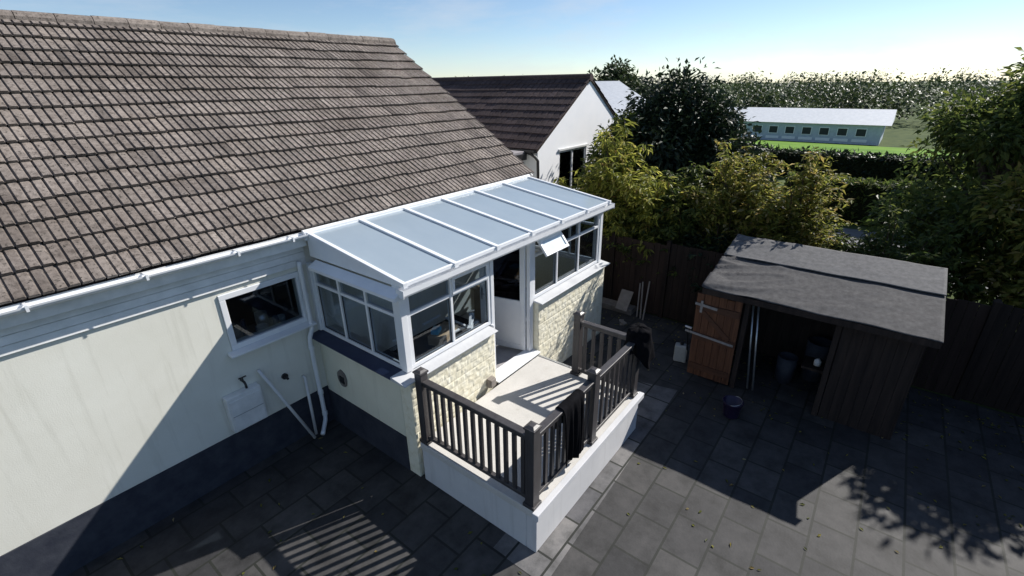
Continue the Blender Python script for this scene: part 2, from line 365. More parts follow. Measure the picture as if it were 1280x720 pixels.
# ------------------------------------------------------------------ tiled roofs
def tiled(mb, org, ux, us, n_out, length, slope_len, pitch=.15, gauge=.29, gap=.022, depth=.018, step=.026, seed=1, jit=.004, per=2, gd=.034):
    """Courses of interlocking tiles: flat pans parted by grooves, each course stepping over the one below."""
    rnd = random.Random(seed); mb.t = mb.t or []
    org, ux, us, no = Vector(org), Vector(ux).normalized(), Vector(us).normalized(), Vector(n_out).normalized()
    nc = int(math.ceil(slope_len/gauge)); nx = int(math.ceil(length/pitch))
    for c in range(nc):
        s0 = c*gauge; s1 = min(s0+gauge+.03, slope_len+.03)
        sh = rnd.uniform(-.3,.3)*pitch*.2
        wob = 0
        for i in range(nx):
            a = i*pitch + sh; b = min(a+pitch-gap, length)
            if a >= length or b-a < .01: continue
            a = max(a,0)
            if i % per == 0:
                h = rnd.uniform(-jit,jit); t = min(1,max(0,rnd.gauss(.5,.22))); ds = rnd.uniform(-.014,.014)-(.03 if rnd.random() < .012 else 0)
            tt = min(1,max(0,.5+(t-.5)*.6+rnd.gauss(0,.13)))
            P = lambda x, s, k: org+ux*x+us*s+no*k
            lo, hi = step+h, .004+h
            a2, b2 = a+.010, b-.010
            vs = [P(a,s0+ds,lo-.02),P(a2,s0+ds,lo),P(b2,s0+ds,lo),P(b,s0+ds,lo-.02),
                  P(a,s1,hi-.012),P(a2,s1,hi),P(b2,s1,hi),P(b,s1,hi-.012),
                  P(a,s0+ds,lo-.034),P(b,s0+ds,lo-.034)]
            mb.add(vs, [(0,1,5,4),(1,2,6,5),(2,3,7,6),(8,9,3,2,1,0)])
            mb.t += [tt*.8, tt, tt*.8, tt*.5]  # flanks and front ends get a darker tint, course shade painted in
            # groove bed
            vs = [P(b,s0+ds,lo-gd),P(min(b+gap,length),s0+ds,lo-gd),P(min(b+gap,length),s1,-.012),P(b,s1,-.012)]
            mb.add(vs, [(0,1,2,3)]); mb.t += [.25]
    return mb

# ------------------------------------------------------------------ main house
HX0, HX1 = -9.0, 5.22
D = 2.0
RP = R(33)
house = thing('house', 'cream bungalow with grey brown tiled roof behind the white sunroom', 'house', (0,D,G))
WZ = 2.42
wm = MB()
wx0, wx1, wz0, wz1 = -1.23, -.13, 1.19, 1.98      # window opening
wm.box(HX0, wx0, D, D+.28, 0.0, WZ)
wm.box(wx1, HX1, D, D+.28, 0.0, WZ)
wm.box(wx0, wx1, D, D+.28, 0.0, wz0)
wm.box(wx0, wx1, D, D+.28, wz1, WZ)
wm.box(HX0, HX0+.28, D+.28, D+8, 0, WZ)
ap = D+4.0
for x in (HX1-.28,):
    wm.prism([(x,D+.28,0),(x,D+8,0),(x,D+8,WZ),(x,ap,WZ+(ap-D)*math.tan(RP)-.1),(x,D+.28,WZ)], (.28,0,0))
wm.box(HX0+.28, HX1-.28, D+7.7, D+8, 0, WZ)
wm.build('wall', 'cream_wall', house)
MB().box(HX0, 0, D-.012, D+.27, G, -.005).build('plinth', 'plinth', house)
MB().box(HX1-.27, HX1+.012, D+.002, D+8, G, -.005).build('plinth', 'plinth', house)
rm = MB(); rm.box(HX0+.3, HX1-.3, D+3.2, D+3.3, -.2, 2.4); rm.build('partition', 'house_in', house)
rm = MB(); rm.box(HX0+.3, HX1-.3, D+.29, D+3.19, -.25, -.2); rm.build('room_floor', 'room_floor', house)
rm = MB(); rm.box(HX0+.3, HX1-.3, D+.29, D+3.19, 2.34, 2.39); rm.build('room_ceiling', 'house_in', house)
rm = MB(); rm.box(-2.2, .5, D+.32, D+.88, 1.0, 1.04); rm.box(-2.2,.5,D+.34,D+.86,-.2,1.0); rm.build('worktop', 'card', house)
# roof
EY, EZ = D-.14, 2.565
us = (0, math.cos(RP), math.sin(RP)); no = (0,-math.sin(RP), math.cos(RP))
SL = 5.05
t = MB(); tiled(t, (HX0-.1,EY,EZ), (1,0,0), us, no, HX1+.12-HX0+.1, SL, pitch=.1, gauge=.322, gap=.012, gd=.019, step=.048, seed=3, per=3)
roof = t.build('roof', 'tiles', house)
rb = MB()
top = Vector((0,EY,EZ))+Vector(us)*SL
rb.prism([(HX0-.09,EY+.03,EZ-.035),(HX0-.09,top.y,top.z-.035),(HX0-.09,top.y,top.z-.12),(HX0-.09,EY+.03,EZ-.12)],(HX1-HX0+.2,0,0))
rb.prism([(HX0-.09,2*top.y-EY,EZ-.02),(HX0-.09,top.y+.001,top.z-.02),(HX0-.09,top.y+.001,top.z-.12),(HX0-.09,2*top.y-EY,EZ-.12)],(HX1-HX0+.2,0,0))
rb.build('roof_deck', 'shed_wood', roof)
rt = MB()
x = HX0-.1; rnd = random.Random(5)
while x < HX1+.1:
    x1 = min(x+.44, HX1+.12); k = rnd.uniform(-.006,.006)
    rt.tube([(x,top.y,top.z-.02+k),(x1,top.y,top.z-.02+k)], .115, 12); x += .45
rt.t = [random.Random(i//14).uniform(.3,.8) for i in range(len(rt.f))]
rt.build('ridge_tiles', 'tiles', roof)
vm = MB()
vm.bar(Vector((HX1+.075,EY+.02,EZ-.105)), Vector((HX1+.075,top.y,top.z-.105)), .03, .16, up=no)
vm.build('verge_board', 'upvc_dirty', roof)
# eaves: soffit, fascia, gutter left of the sunroom
fm = MB(); fm.box(HX0, -.02, D-.13, D-.11, 2.34, 2.54); fm.box(-.019, HX1+.05, D-.10, D-.08, 2.46, 2.535); fm.build('fascia', 'upvc_dirty', house)
fm = MB(); fm.box(HX0, -.02, D-.108, D-.001, 2.34, 2.355); fm.build('soffit', 'soffit', house)
def gutter_mb(x0, x1, yc, zt, r=.058, n=9):
    m = MB(); prof = [(yc+r*math.cos(PI+PI*k/n), zt+r*math.sin(PI+PI*k/n)) for k in range(n+1)]
    inn = [(yc+(r-.006)*math.cos(2*PI-PI*k/n), zt+(r-.006)*math.sin(2*PI-PI*k/n)) for k in range(n+1)]
    pr = prof+inn; m.prism([(x0,y,z) for y,z in pr], (x1-x0,0,0)); return m
gt = gutter_mb(HX0, -.03, D-.20, 2.53).build('gutter', 'upvc', house)
for gx in (-.95,-.25,-1.9,-2.85,-3.8):
    b = MB(); b.box(gx-.012,gx+.012,D-.262,D-.131,2.531,2.541); b.box(gx-.012,gx+.012,D-.268,D-.261,2.48,2.541); b.build('bracket','upvc',gt)
# shiplap cladding between the window and the soffit
cl = MB()
for i in range(3):
    z = 2.045+i*.095
    cl.prism([(-9,D-.004,z),(-9,D-.030,z+.008),(-9,D-.014,z+.093),(-9,D-.004,z+.093)], (8.98,0,0))
cl.build('cladding', 'upvc_dirty', house)
# window in the house wall
def frame_mb(x0,x1,z0,z1,y0,y1,w, mull=(), trans=()):
    m = MB(); m.box(x0,x1,y0,y1,z0,z0+w); m.box(x0,x1,y0,y1,z1-w,z1)
    m.box(x0,x0+w,y0,y1,z0+w,z1-w); m.box(x1-w,x1,y0,y1,z0+w,z1-w); return m
fr = frame_mb(wx0+.004,wx1-.004,wz0+.004,wz1-.004,D-.02,D+.055,.075)
win = fr.build('window', 'upvc', house, .006)
b = MB(); b.box(wx0+.075,wx1-.075,D+.018,D+.026,wz0+.075,wz1-.075); b.build('pane','glass',win)
b = MB(); b.hexa([(wx0-.06,D-.13,wz0-.045),(wx1+.04,D-.13,wz0-.045),(wx1+.04,D-.002,wz0-.045),(wx0-.06,D-.002,wz0-.045)],
                 [(wx0-.06,D-.13,wz0-.018),(wx1+.04,D-.13,wz0-.018),(wx1+.04,D-.002,wz0+.002),(wx0-.06,D-.002,wz0+.002)])
b.build('sill','upvc',win,.005)
# things on the kitchen worktop just inside the window
for kx, ky, hh, rr, mt, nm, lb in ((-.80,D+.62,.24,.04,'navy','bottle','dark bottle behind the jar in the kitchen window'),(-.50,D+.70,.22,.09,'steel','kettle','dull steel kettle at the back of the kitchen worktop'),(-.27,D+.60,.10,.07,'cream','dish','small cream dish near the right jamb of the kitchen window'),(-1.08,D+.62,.13,.08,'pale_board','pan','squat beige pan in the left corner of the kitchen window'),
    (-.95,D+.5,.20,.05,'card','jar','brown jar behind the left end of the kitchen window'),
                               (-.62,D+.46,.12,.09,'grey_plastic','bowl','pale bowl on the worktop behind the kitchen window'),
                               (-.38,D+.52,.16,.045,'pale_board','mug','tall beige mug at the right end of the kitchen window')):
    b = MB(); b.lathe([(0,0),(rr*.8,0),(rr,hh*.4),(rr*.96,hh),(rr*.85,hh),(rr*.8,hh*.2),(0,hh*.15)], (kx,ky,1.041), 20)
    tag(b.build(nm, mt, smooth=True), lb, nm)
# white downpipe in the corner
dp = MB()
dp.tube([(-.145,D-.075,2.13),(-.15,D-.075,2.05),(-.15,D-.075,1.17),(-.155,D-.085,1.10),(-.215,D-.09,.98),(-.22,D-.075,.90),(-.22,D-.07,.5),(-.22,D-.07,-.46),(-.235,D-.08,-.52),(-.36,D-.20,-.60),(-.40,D-.24,-.61)], .034, 14)
dpo = dp.build('downpipe', 'upvc', house, smooth=True)
for z in (.8,.0,-.40,1.6):
    b = MB(); xx = -.22 if z < 1 else -.15; yy = D-.075
    b.tube([(xx,yy,z-.03),(xx,yy,z+.03)], .041, 14); b.build('pipe_socket','upvc',dpo,smooth=False)

# things fixed low on the house wall
mb_ = thing('meter_box', 'white meter box low on the cream wall under the kitchen window', 'meter box', (-1.26,D,.1))
b = MB(); b.box(-1.50,-1.05,D-.13,D-.001,.08,.62); b.build('box','upvc_dirty',mb_,.012)
b = MB(); b.box(-1.475,-1.075,D-.142,D-.131,.10,.56); dd = b.build('door','upvc_dirty',mb_,.008)
b = MB(); b.box(-1.475,-1.075,D-.148,D-.1425,.33,.338); b.build('hinge_strip','grey_plastic',dd)
tap = thing('outside_tap', 'dark brass tap sticking out of wall above white meter box', 'tap', (-1.22,D,.74))
b = MB(); b.tube([(-1.22,D,.74),(-1.22,D-.09,.74),(-1.22,D-.12,.72),(-1.22,D-.125,.66)], .016, 10); b.build('spout','black_plastic',tap,smooth=True)
b = MB(); b.tube([(-1.22,D-.07,.74),(-1.22,D-.07,.80)], .008, 8); b.bar((-1.27,D-.07,.805),(-1.17,D-.07,.805),.018,.012); b.build('handle','black_plastic',tap)
b = MB(); b.tube([(-.66,D+.01,.50),(-.66,D-.03,.50)], .045, 16); b.tube([(-.66,D-.03,.50),(-.66,D-.10,.49)], .018, 10)
tag(b.build('pipe_stub','black_plastic',loc=(-.66,D,.5)), 'small dark pipe stub poking from wall right of the meter box', 'pipe')
b = MB(); b.tube([(-1.0,D-.06,.80),(-.52,D-.22,G+.04)], .022, 10)
tag(b.build('waste_pipe','hose',smooth=True,loc=(-.75,D-.1,G)), 'long pale pipe leaning on the wall slanting down to the corner', 'pipe')
b = MB(); b.tube([(-.40,D-.06,.36),(-.46,D-.16,G+.04)], .022, 10)
b.tube([(-.40,D-.06,.36),(-.40,D,.36)], .022, 10)
tag(b.build('waste_pipe','hose',smooth=True,loc=(-.42,D-.1,G)), 'short upright pale pipe standing between the slanting pipe and the downpipe', 'pipe')

# ------------------------------------------------------------------ sunroom
L = 5.09
ZS, ZT, ZE = 1.0, 1.76, 2.07
sun = thing('sunroom', 'white lean-to sunroom with glazed roof on cream dwarf walls', 'sunroom', (0,0,0))
YF = -.08                      # face of the dwarf walls
DX0, DX1 = 1.66, 2.72          # door opening
def rock_wall(x0,x1,y,z0,z1,seed):
    """Rock-faced blocks: every block bulges and the joints sink."""
    m = MB(); st = .022; nx = int((x1-x0)/st); nz = int((z1-z0)/st); rnd = random.Random(seed)
    bw, bh = .23, .105
    for j in range(nz+1):
        for i in range(nx+1):
            x = x0+(x1-x0)*i/nx; z = z0+(z1-z0)*j/nz
            row = math.floor(z/bh); fx = ((x+(row%2)*bw*.5+.07*math.sin(row*7.1))/bw)%1; fz = (z/bh)%1
            ed = min(fx,1-fx)*bw, min(fz,1-fz)*bh
            e = max(0,min(1,min(ed)/.028))
            bid = math.floor((x+(row%2)*bw*.5+.07*math.sin(row*7.1))/bw)*13.7+row*5.3
            nz_ = noise.noise(Vector((x*14,z*14,bid)))*.016+noise.noise(Vector((x*40,z*40,bid)))*.006
            d = (.007*e**.5) + nz_*.5*(.3+.7*e)
            if i in (0,nx) or j in (0,nz): d = 0
            m.v.append((x, y-.012-d, z))
    k = nx+1
    for j in range(nz):
        for i in range(nx):
            m.f.append((j*k+i,j*k+i+1,(j+1)*k+i+1,(j+1)*k+i))
    return m
# cores + faces
for x0, x1, sd in ((-.05,DX0-.05,1),(DX1+.06,L+.05,2)):
    m = rock_wall(x0+.002,x1-.002,YF,G+.003,.945,sd); 
    m.box(x0,x1,YF-.010,.12,G,.945)
    m.build('stone_wall','rock',sun)
for a_, b_ in ((-.05,.10),(L-.10,L+.05)): MB().box(a_,b_,.125,D-.002,-.06,.945).build('rendered_wall','cream',sun)
for a_, b_ in ((-.06,.10),(L-.10,L+.06)): MB().box(a_,b_,.1255,D-.014,G,-.062).build('plinth','plinth',sun)
m = MB(); m.box(.101,L-.101,.121,D-.003,-.12,-.004); m.box(DX0-.049,DX1+.059,-.05,.1205,-.12,-.006); m.build('floor','room_floor',sun)
# sills
def sill(x0,x1,y0,y1,axis,mat):
    m = MB()
    if axis == 'y': m.hexa([(x0,y0,.945),(x1,y0,.945),(x1,y1,.945),(x0,y1,.945)],[(x0,y0,.962),(x1,y0,.962),(x1,y1,.997),(x0,y1,.997)])
    else: m.hexa([(x0,y0,.945),(x1,y0,.945),(x1,y1,.945),(x0,y1,.945)],[(x0,y0,.962),(x1,y0,.997),(x1,y1,.997),(x0,y1,.962)])
    m.build('sill', mat, sun, .004)
sill(-.20,DX0-.053,-.175,.10,'y','sill'); sill(DX1+.035,L+.12,-.185,.10,'y','sill')
sill(-.20,.10,.102,D-.003,'x','navy')
m = MB(); m.box(L-.1,L+.12,.102,D-.003,.945,.99); m.build('sill','upvc',sun,.004)
# posts
W = .075
pmb = MB(); pmb.box(-.012,W+.012,-.012,W+.012,ZS-.002,ZE-.002); pmb.build('corner_post','upvc',sun,.006)
pmb = MB(); pmb.box(L-W-.012,L+.012,-.012,W+.012,ZS-.002,ZE-.002); pmb.build('corner_post','upvc',sun,.006)
pmb = MB(); pmb.box(-.03,.05,D-.085,D-.003,ZS-.002,ZE-.002); pmb.build('wall_post','upvc',sun,.006)

def map_box(axis, off, a0,a1,d0,d1,z0,z1, mb, sgn=1):
    """a runs along the frame, d is the depth (0 outside)."""
    if axis == 'x': mb.box(a0,a1,off+d0,off+d1,z0,z1)
    else:
        q = sorted((off+sgn*d0, off+sgn*d1)); mb.box(q[0],q[1],a0,a1,z0,z1)
def window(axis, off, a0, a1, splits, w=.055, sgn=1, open_first=False, sash_top=(), name='window'):
    m = MB(); T = .07
    B = lambda *a: map_box(axis, off, *a, m, sgn)
    B(a0,a1,0,T,ZS,ZS+w); B(a0,a1,0,T,ZE-w,ZE)
    B(a0,a0+w,0,T,ZS+w,ZE-w); B(a1-w,a1,0,T,ZS+w,ZE-w)
    xs_ = [a0+w]+[v for s in splits for v in (s-w*.4,s+w*.4)]+[a1-w]
    for s in splits: B(s-w*.4,s+w*.4,0,T,ZS+w,ZE-w)
    for i in range(0,len(xs_),2): B(xs_[i],xs_[i+1],.004,T-.004,ZT-.022,ZT+.022)
    o = m.build('window','upvc',sun,.005)
    for i in range(0,len(xs_),2):
        c0, c1 = xs_[i], xs_[i+1]
        p = MB(); map_box(axis,off,c0,c1,.030,.036,ZS+w,ZT-.022,p,sgn); pn = p.build('pane','glass',o)
        gk = MB(); z0, z1, e = ZS+w, ZT-.022, .012
        for bx in ((c0,c1,.022,.0295,z0,z0+e),(c0,c1,.022,.0295,z1-e,z1),(c0,c0+e,.022,.0295,z0+e,z1-e),(c1-e,c1,.022,.0295,z0+e,z1-e)): map_box(axis,off,*bx,gk,sgn)
        gk.build('seal','gasket',o)
        k = i//2
        if open_first and k == 0: continue
        if k in sash_top:
            q = MB(); z0, z1 = ZT+.012, ZE-w+.012; e0, e1 = c0-.012, c1+.012
            for bx in ((e0,e1,-.022,.02,z0,z0+.05),(e0,e1,-.022,.02,z1-.05,z1),(e0,e0+.05,-.022,.02,z0+.05,z1-.05),(e1-.05,e1,-.022,.02,z0+.05,z1-.05)):
                map_box(axis,off,*bx,q,sgn)
            so_ = q.build('opening_sash','upvc',o,.005)
            p = MB(); map_box(axis,off,e0+.05,e1-.05,-.006,.0,z0+.05,z1-.05,p,sgn); p.build('pane','glass',o)
        else:
            p = MB(); map_box(axis,off,c0,c1,.030,.036,ZT+.022,ZE-w,p,sgn); p.build('pane','glass',o)
    return o, xs_
window('x', 0, W+.014, DX0-.004, [.86], sash_top=(1,))
wr, xr = window('x', 0, DX1+.03, L-W-.014, [3.48,4.22], open_first=True)
window('y', 0, W+.014, D-.087, [.70,1.30])
window('y', L, W+.014, D-.02, [.70,1.30], sgn=-1)
# the top-hung sash that stands open
hz = ZE-.045; ang = R(38); a0, a1 = xr[0]-.012, xr[1]+.012; H = .30
P_ = lambda x, s, k: (x, -.03 - math.sin(ang)*s - math.cos(ang)*k, hz - math.cos(ang)*s + math.sin(ang)*k)
def slab(mb, x0,x1,s0,s1,k0,k1):
    vs = [P_(x,s,k) for k in (k0,k1) for s in (s0,s1) for x in (x0,x1)]
    mb.add(vs, [(0,1,3,2),(4,6,7,5),(0,4,5,1),(2,3,7,6),(0,2,6,4),(1,5,7,3)])
q = MB(); slab(q,a0,a1,0,.05,0,.04); slab(q,a0,a1,H-.05,H,0,.04); slab(q,a0,a0+.05,.05,H-.05,0,.04); slab(q,a1-.05,a1,.05,H-.05,0,.04)
os_ = q.build('opening_sash','upvc',wr,.005)
p = MB(); slab(p,a0+.05,a1-.05,.05,H-.05,.016,.022); p.build('pane','pale_glass',wr)
# door frame, door leaf standing open inwards, threshold
m = MB(); m.box(DX0,DX0+.07,-.01,.06,.05,ZE); m.box(DX1-.08,DX1+.026,-.01,.06,.05,ZE); m.box(DX0+.07,DX1-.08,-.01,.06,ZE-.05,ZE)
m.box(DX0-.028,DX0-.001,-.06,.06,.02,1.0)
m.build('door_frame','upvc',sun,.005)
m = MB(); m.hexa([(DX0-.045,YF-.07,-.002),(DX1+.055,YF-.07,-.002),(DX1+.055,.10,-.002),(DX0-.045,.10,-.002)],
                 [(DX0-.045,YF-.07,.022),(DX1+.055,YF-.07,.022),(DX1+.055,.10,.05),(DX0-.045,.10,.05)]); m.build('threshold','upvc',sun,.004)
hx, hy = DX1-.085, .07; da = R(104)                        # hinge at the right jamb
def dbox(mb, u0,u1,t0,t1,z0,z1):
    ux_, uy_ = -math.sin(da-PI/2)*1, math.cos(da-PI/2)
    tx_, ty_ = -uy_, ux_
    ring = lambda z: [(hx+ux_*u+tx_*t, hy+uy_*u+ty_*t, z) for u,t in ((u0,t0),(u1,t0),(u1,t1),(u0,t1))]
    b_, t_ = ring(z0), ring(z1); mb.hexa(b_[::-1], t_[::-1])
DW = .84
m = MB()
for bx in ((0,DW,0,.05,.06,.16),(0,DW,0,.05,1.93,2.02),(0,.09,0,.05,.16,1.93),(DW-.09,DW,0,.05,.16,1.93),(.09,DW-.09,0,.05,.92,1.0),(.09,DW-.09,.012,.038,.16,.92)): dbox(m,*bx)
door = m.build('door','upvc',sun,.004)
m = MB(); dbox(m,.09,DW-.09,.022,.028,1.0,1.93); m.build('pane','glass_dark',door)
m = MB(); dbox(m,DW-.06,DW-.03,.051,.062,.92,1.14); dbox(m,DW-.16,DW-.035,.085,.10,1.03,1.05); dbox(m,DW-.055,DW-.035,.062,.085,1.03,1.05); m.build('handle','steel',door,.003)
# roof
RY0, RZ0, RY1, RZ1 = -.09, 2.262, D-.17, 2.53
def rz(y): return RZ0+(RZ1-RZ0)*(y-RY0)/(RY1-RY0)
nb = 6; bx = [L*i/nb for i in range(nb+1)]
for i in range(nb):
    p = MB(); x0, x1 = bx[i]+.022, bx[i+1]-.022
    p.hexa([(x0,RY0-.02,rz(RY0-.02)-.045),(x1,RY0-.02,rz(RY0-.02)-.045),(x1,RY1,RZ1-.045),(x0,RY1,RZ1-.045)],
           [(x0,RY0-.02,rz(RY0-.02)-.018),(x1,RY0-.02,rz(RY0-.02)-.018),(x1,RY1,RZ1-.018),(x0,RY1,RZ1-.018)])
    pan = p.build('roof_panel','roofglass',sun)
    q = MB(); y = RY0-.028; q.hexa([(x0,y-.012,rz(y)-.05),(x1,y-.012,rz(y)-.05),(x1,y+.03,rz(y)-.0465),(x0,y+.03,rz(y)-.0465)],
                                  [(x0,y-.012,rz(y)-.004),(x1,y-.012,rz(y)-.004),(x1,y+.03,rz(y)-.004),(x0,y+.03,rz(y)-.004)])
    q.build('end_trim','upvc',pan,.003)
for i, x in enumerate(bx):
    w_ = .072 if 0 < i < nb else .06
    b = MB(); xa = x-w_/2 if i else x-.03
    y0 = RY0-.05
    b.prism([(xa,y0,rz(y0)-.05),(xa,y0,rz(y0)+.008),(xa,RY1+.005,RZ1+.014),(xa,RY1+.005,RZ1-.05)], (w_,0,0))
    o = b.build('glazing_bar','upvc',sun,.008)
    b = MB(); b.box(xa-.003,xa+w_+.003,y0-.012,y0+.012,rz(y0)-.055,rz(y0)+.012); b.build('end_cap','upvc',o,.003)
m = MB(); m.box(-.06,L+.06,RY1-.04,RY1+.05,RZ1-.10,RZ1-.0062); m.prism([(-.065,RY1-.03,RZ1-.005),(-.065,RY1-.03,RZ1+.022),(-.065,RY1+.0,RZ1+.040),(-.065,RY1+.026,RZ1+.040),(-.065,RY1+.026,RZ1-.005)],(L+.13,0,0)); m.build('wall_plate','upvc',sun,.005)
m = MB(); m.box(-.02,L+.02,-.06,.09,ZE+.001,ZE+.125); m.build('eaves_beam','upvc',sun,.006)
g_ = MB(); g_.prism([(-.07,-.062,2.10),(-.07,-.062,2.196),(-.07,-.07,2.196),(-.07,-.07,2.108),(-.07,-.165,2.108),(-.07,-.182,2.135),(-.07,-.182,2.196),(-.07,-.19,2.20),(-.07,-.19,2.13),(-.07,-.17,2.10)],(L+.17,0,0))
g_.box(-.078,-.0705,-.192,-.06,2.098,2.2); g_.box(L+.1005,L+.108,-.192,-.06,2.098,2.2)
g_.build('gutter','upvc',sun)
for side, x0 in (('l',-.02),('r',L-.02)):
    m = MB(); m.prism([(x0,-.058,ZE+.127),(x0,RY1,ZE+.127),(x0,RY1,RZ1-.052),(x0,-.058,rz(-.058)-.052)],(.04,0,0))
    sp_ = m.build('gable_panel','upvc',sun)
    m = MB()
    if side == 'l': m.prism([(-.021,-.10,ZE-.02),(-.15,-.10,ZE-.01),(-.15,-.10,ZE+.03),(-.085,-.10,ZE+.065),(-.021,-.10,ZE+.10)],(0,D-.10-.10,0)); 
    else: m.prism([(L+.021,-.05,ZE-.02),(L+.08,-.05,ZE-.01),(L+.08,-.05,ZE+.03),(L+.021,-.05,ZE+.11)],(0,D-.06,0))
    m.build('cornice','upvc',sp_)
# round vent and light fittings
v = thing('wall_vent', 'round vent patch with dark square hole in sunroom side wall', 'vent', (-.05,1.5,.33))
b = MB(); n = 18
rr = [.115+.012*noise.noise(Vector((math.cos(2*PI*k/n)*2,math.sin(2*PI*k/n)*2,3))) for k in range(n)]
b.prism([(-.051,1.5+rr[k]*math.cos(2*PI*k/n),.335+rr[k]*math.sin(2*PI*k/n)*1.25) for k in range(n)],(-.016,0,0)); b.build('patch','concrete',v)
b = MB(); b.box(-.082,-.0675,1.44,1.545,.26,.375); b.build('grille','black_plastic',v,.004)
b = MB();
for k in range(4): b.box(-.088,-.0825,1.45,1.535,.278+k*.025,.288+k*.025)
b.build('louvre','black_plastic',v)
lt = thing('outdoor_socket', 'small beige box on the textured wall by the door', 'socket', (1.43,-.10,.12))
b = MB(); b.box(1.37,1.50,-.175,-.104,.05,.20); b.build('box','pale_board',lt,.01)
b = MB(); b.box(1.375,1.495,-.205,-.1755,.06,.195); b.build('cover','pale_board',lt,.012)

# things inside the sunroom
tb = thing('work_table', 'dark folding table inside the sunroom behind the left windows', 'table', (.85,.75,0))
b = MB(); b.box(.22,1.80,.14,.92,.80,.83); b.build('tabletop','shed_wood',tb,.004)
for x in (.27,1.75):
    for y in (.20,.86):
        b = MB(); b.box(x-.02,x+.02,y-.02,y+.02,0,.799); b.build('leg','steel',tb)
b = MB(); c, s = math.cos(.4), math.sin(.4)
def rot(px,py,cx,cy,a): return (cx+px*math.cos(a)-py*math.sin(a), cy+px*math.sin(a)+py*math.cos(a))
def rbox(mb,cx,cy,w,d,z0,z1,a):
    q = [rot(px,py,cx,cy,a) for px,py in ((-w/2,-d/2),(w/2,-d/2),(w/2,d/2),(-w/2,d/2))]
    mb.hexa([(x,y,z0) for x,y in q],[(x,y,z1) for x,y in q]); return mb
tag(rbox(MB(),1.12,.50,.52,.24,.831,.97,.30).build('cardboard_box','card',bevel=.004,loc=(1.12,.50,.831)), 'open cardboard box on the table inside the left front window', 'box')
tag(rbox(MB(),1.00,.52,.17,.12,.971,1.04,.5).build('tape_box','blue',bevel=.01,loc=(1.0,.52,.97)), 'bright blue pack lying on the cardboard box', 'pack')
rnd = random.Random(11)
strips = ['longest white plastic strip on the sunroom table','white plastic strip leaning across the pile by the door','thin white strip under the pile beside the cardboard box','short white strip at the window edge of the table','white strip standing crossed over the others by the door','white offcut strip at the far end of the sunroom table','flat white strip lying along the table back edge','white strip lying behind the blue pack']
for i, lb in enumerate(strips):
    cx, cy_, a = rnd.uniform(1.48,1.68), rnd.uniform(.30,.60), rnd.uniform(-.3,1.6)
    if i in (6,7): cx, cy_, a = .62+.55*(i-6), .80, rnd.uniform(-.2,.2)
    ln = rnd.uniform(.3,.55); z = .842+i*.026
    p0 = Vector((cx-math.cos(a)*ln/2,cy_-math.sin(a)*ln/2,z)); p1 = Vector((cx+math.cos(a)*ln/2,cy_+math.sin(a)*ln/2,z+(.0 if i not in (1,4) else .12)))
    b = MB(); b.bar(p0,p1,rnd.uniform(.03,.06),.018)
    tag(b.build('plastic_strip','upvc',loc=tuple((p0+p1)/2)), lb, 'strip', 'white strips piled on the sunroom table')
b = MB(); b.box(3.1,3.9,1.2,1.7,.0,.62); b.box(3.08,3.92,1.18,1.72,.621,.66)
tag(b.build('storage_chest','card',bevel=.008,loc=(3.5,1.45,0)), 'brown chest on the sunroom floor behind the right windows', 'chest')

# ------------------------------------------------------------------ raised patio and balustrade
tp = thing('raised_patio', 'raised pale paved terrace with white rendered front wall', 'terrace', (1.35,-1,G))
PX0, PX1, PY0 = -.06, 2.70, -2.06
m = MB(); m.box(PX0,PX1,PY0,YF-.085,-.10,0); m.build('paving','deck',tp,.008)
m = MB(); m.box(PX0+.02,PX1-.02,PY0+.02,PY0+.16,G,-.101); m.build('front_wall','terrace_wall',tp,.01)
for a_, b_ in ((PX0+.02,PX0+.16),(PX1-.16,PX1-.02)): MB().box(a_,b_,PY0+.161,YF-.09,G,-.101).build('side_wall','terrace_wall',tp,.01)
m = MB(); m.box(PX0-.03,PX1+.035,PY0-.035,PY0+.045,-.075,.012); m.build('coping','white_render',tp,.008)
m = MB(); m.box(PX1-.035,PX1+.012,PY0+.046,YF-.088,-.06,.008); m.build('edge_strip','steel',tp,.004)

bal = thing('balustrade', 'charcoal grey balustrade round the raised patio', 'balustrade', (1.3,-1,0))
posts = {'a':(.03,-.22),'b':(.02,-1.94),'c':(1.33,-1.94),'d':(2.60,-.98),'e':(2.60,-1.94)}
PW = .058
b = MB(); x, y = posts['a']; b.box(x-PW,x+PW,y-PW,y+PW,.001,1.07)
for sx in (-1,1): b.box(x+sx*PW-.002,x+sx*PW+.002,y-.04,y-.022,.1,1.0); b.box(x+sx*PW-.002,x+sx*PW+.002,y+.022,y+.04,.1,1.0)
po = b.build('post','rail',bal,.006)
b = MB(); b.box(x-PW-.014,x+PW+.014,y-PW-.014,y+PW+.014,1.071,1.095)
b.hexa([(x-PW-.006,y-PW-.006,1.096),(x+PW+.006,y-PW-.006,1.096),(x+PW+.006,y+PW+.006,1.096),(x-PW-.006,y+PW+.006,1.096)],[(x-.03,y-.03,1.118),(x+.03,y-.03,1.118),(x+.03,y+.03,1.118),(x-.03,y+.03,1.118)])
cap = b.build('cap','rail',po,.004)
b = MB(); b.box(x-PW-.02,x+PW+.02,y-PW-.02,y+PW+.02,.001,.045); ft = b.build('foot','rail',po,.004)
for k in 'bcde':
    off = Vector((posts[k][0]-x, posts[k][1]-y, 0))
    n_ = po.copy(); COL.objects.link(n_); n_.parent = bal; n_.location = off
    for ch in (cap, ft):
        c2 = ch.copy(); COL.objects.link(c2); c2.parent = n_
bmesh_src = None
b = MB(); b.box(-.024,.024,-.018,.018,.115,.88)
for k in (-1,1): b.box(-.026 if k<0 else .0241,-.0241 if k<0 else .026,-.006,.006,.12,.875)
first = b
base_ob = None
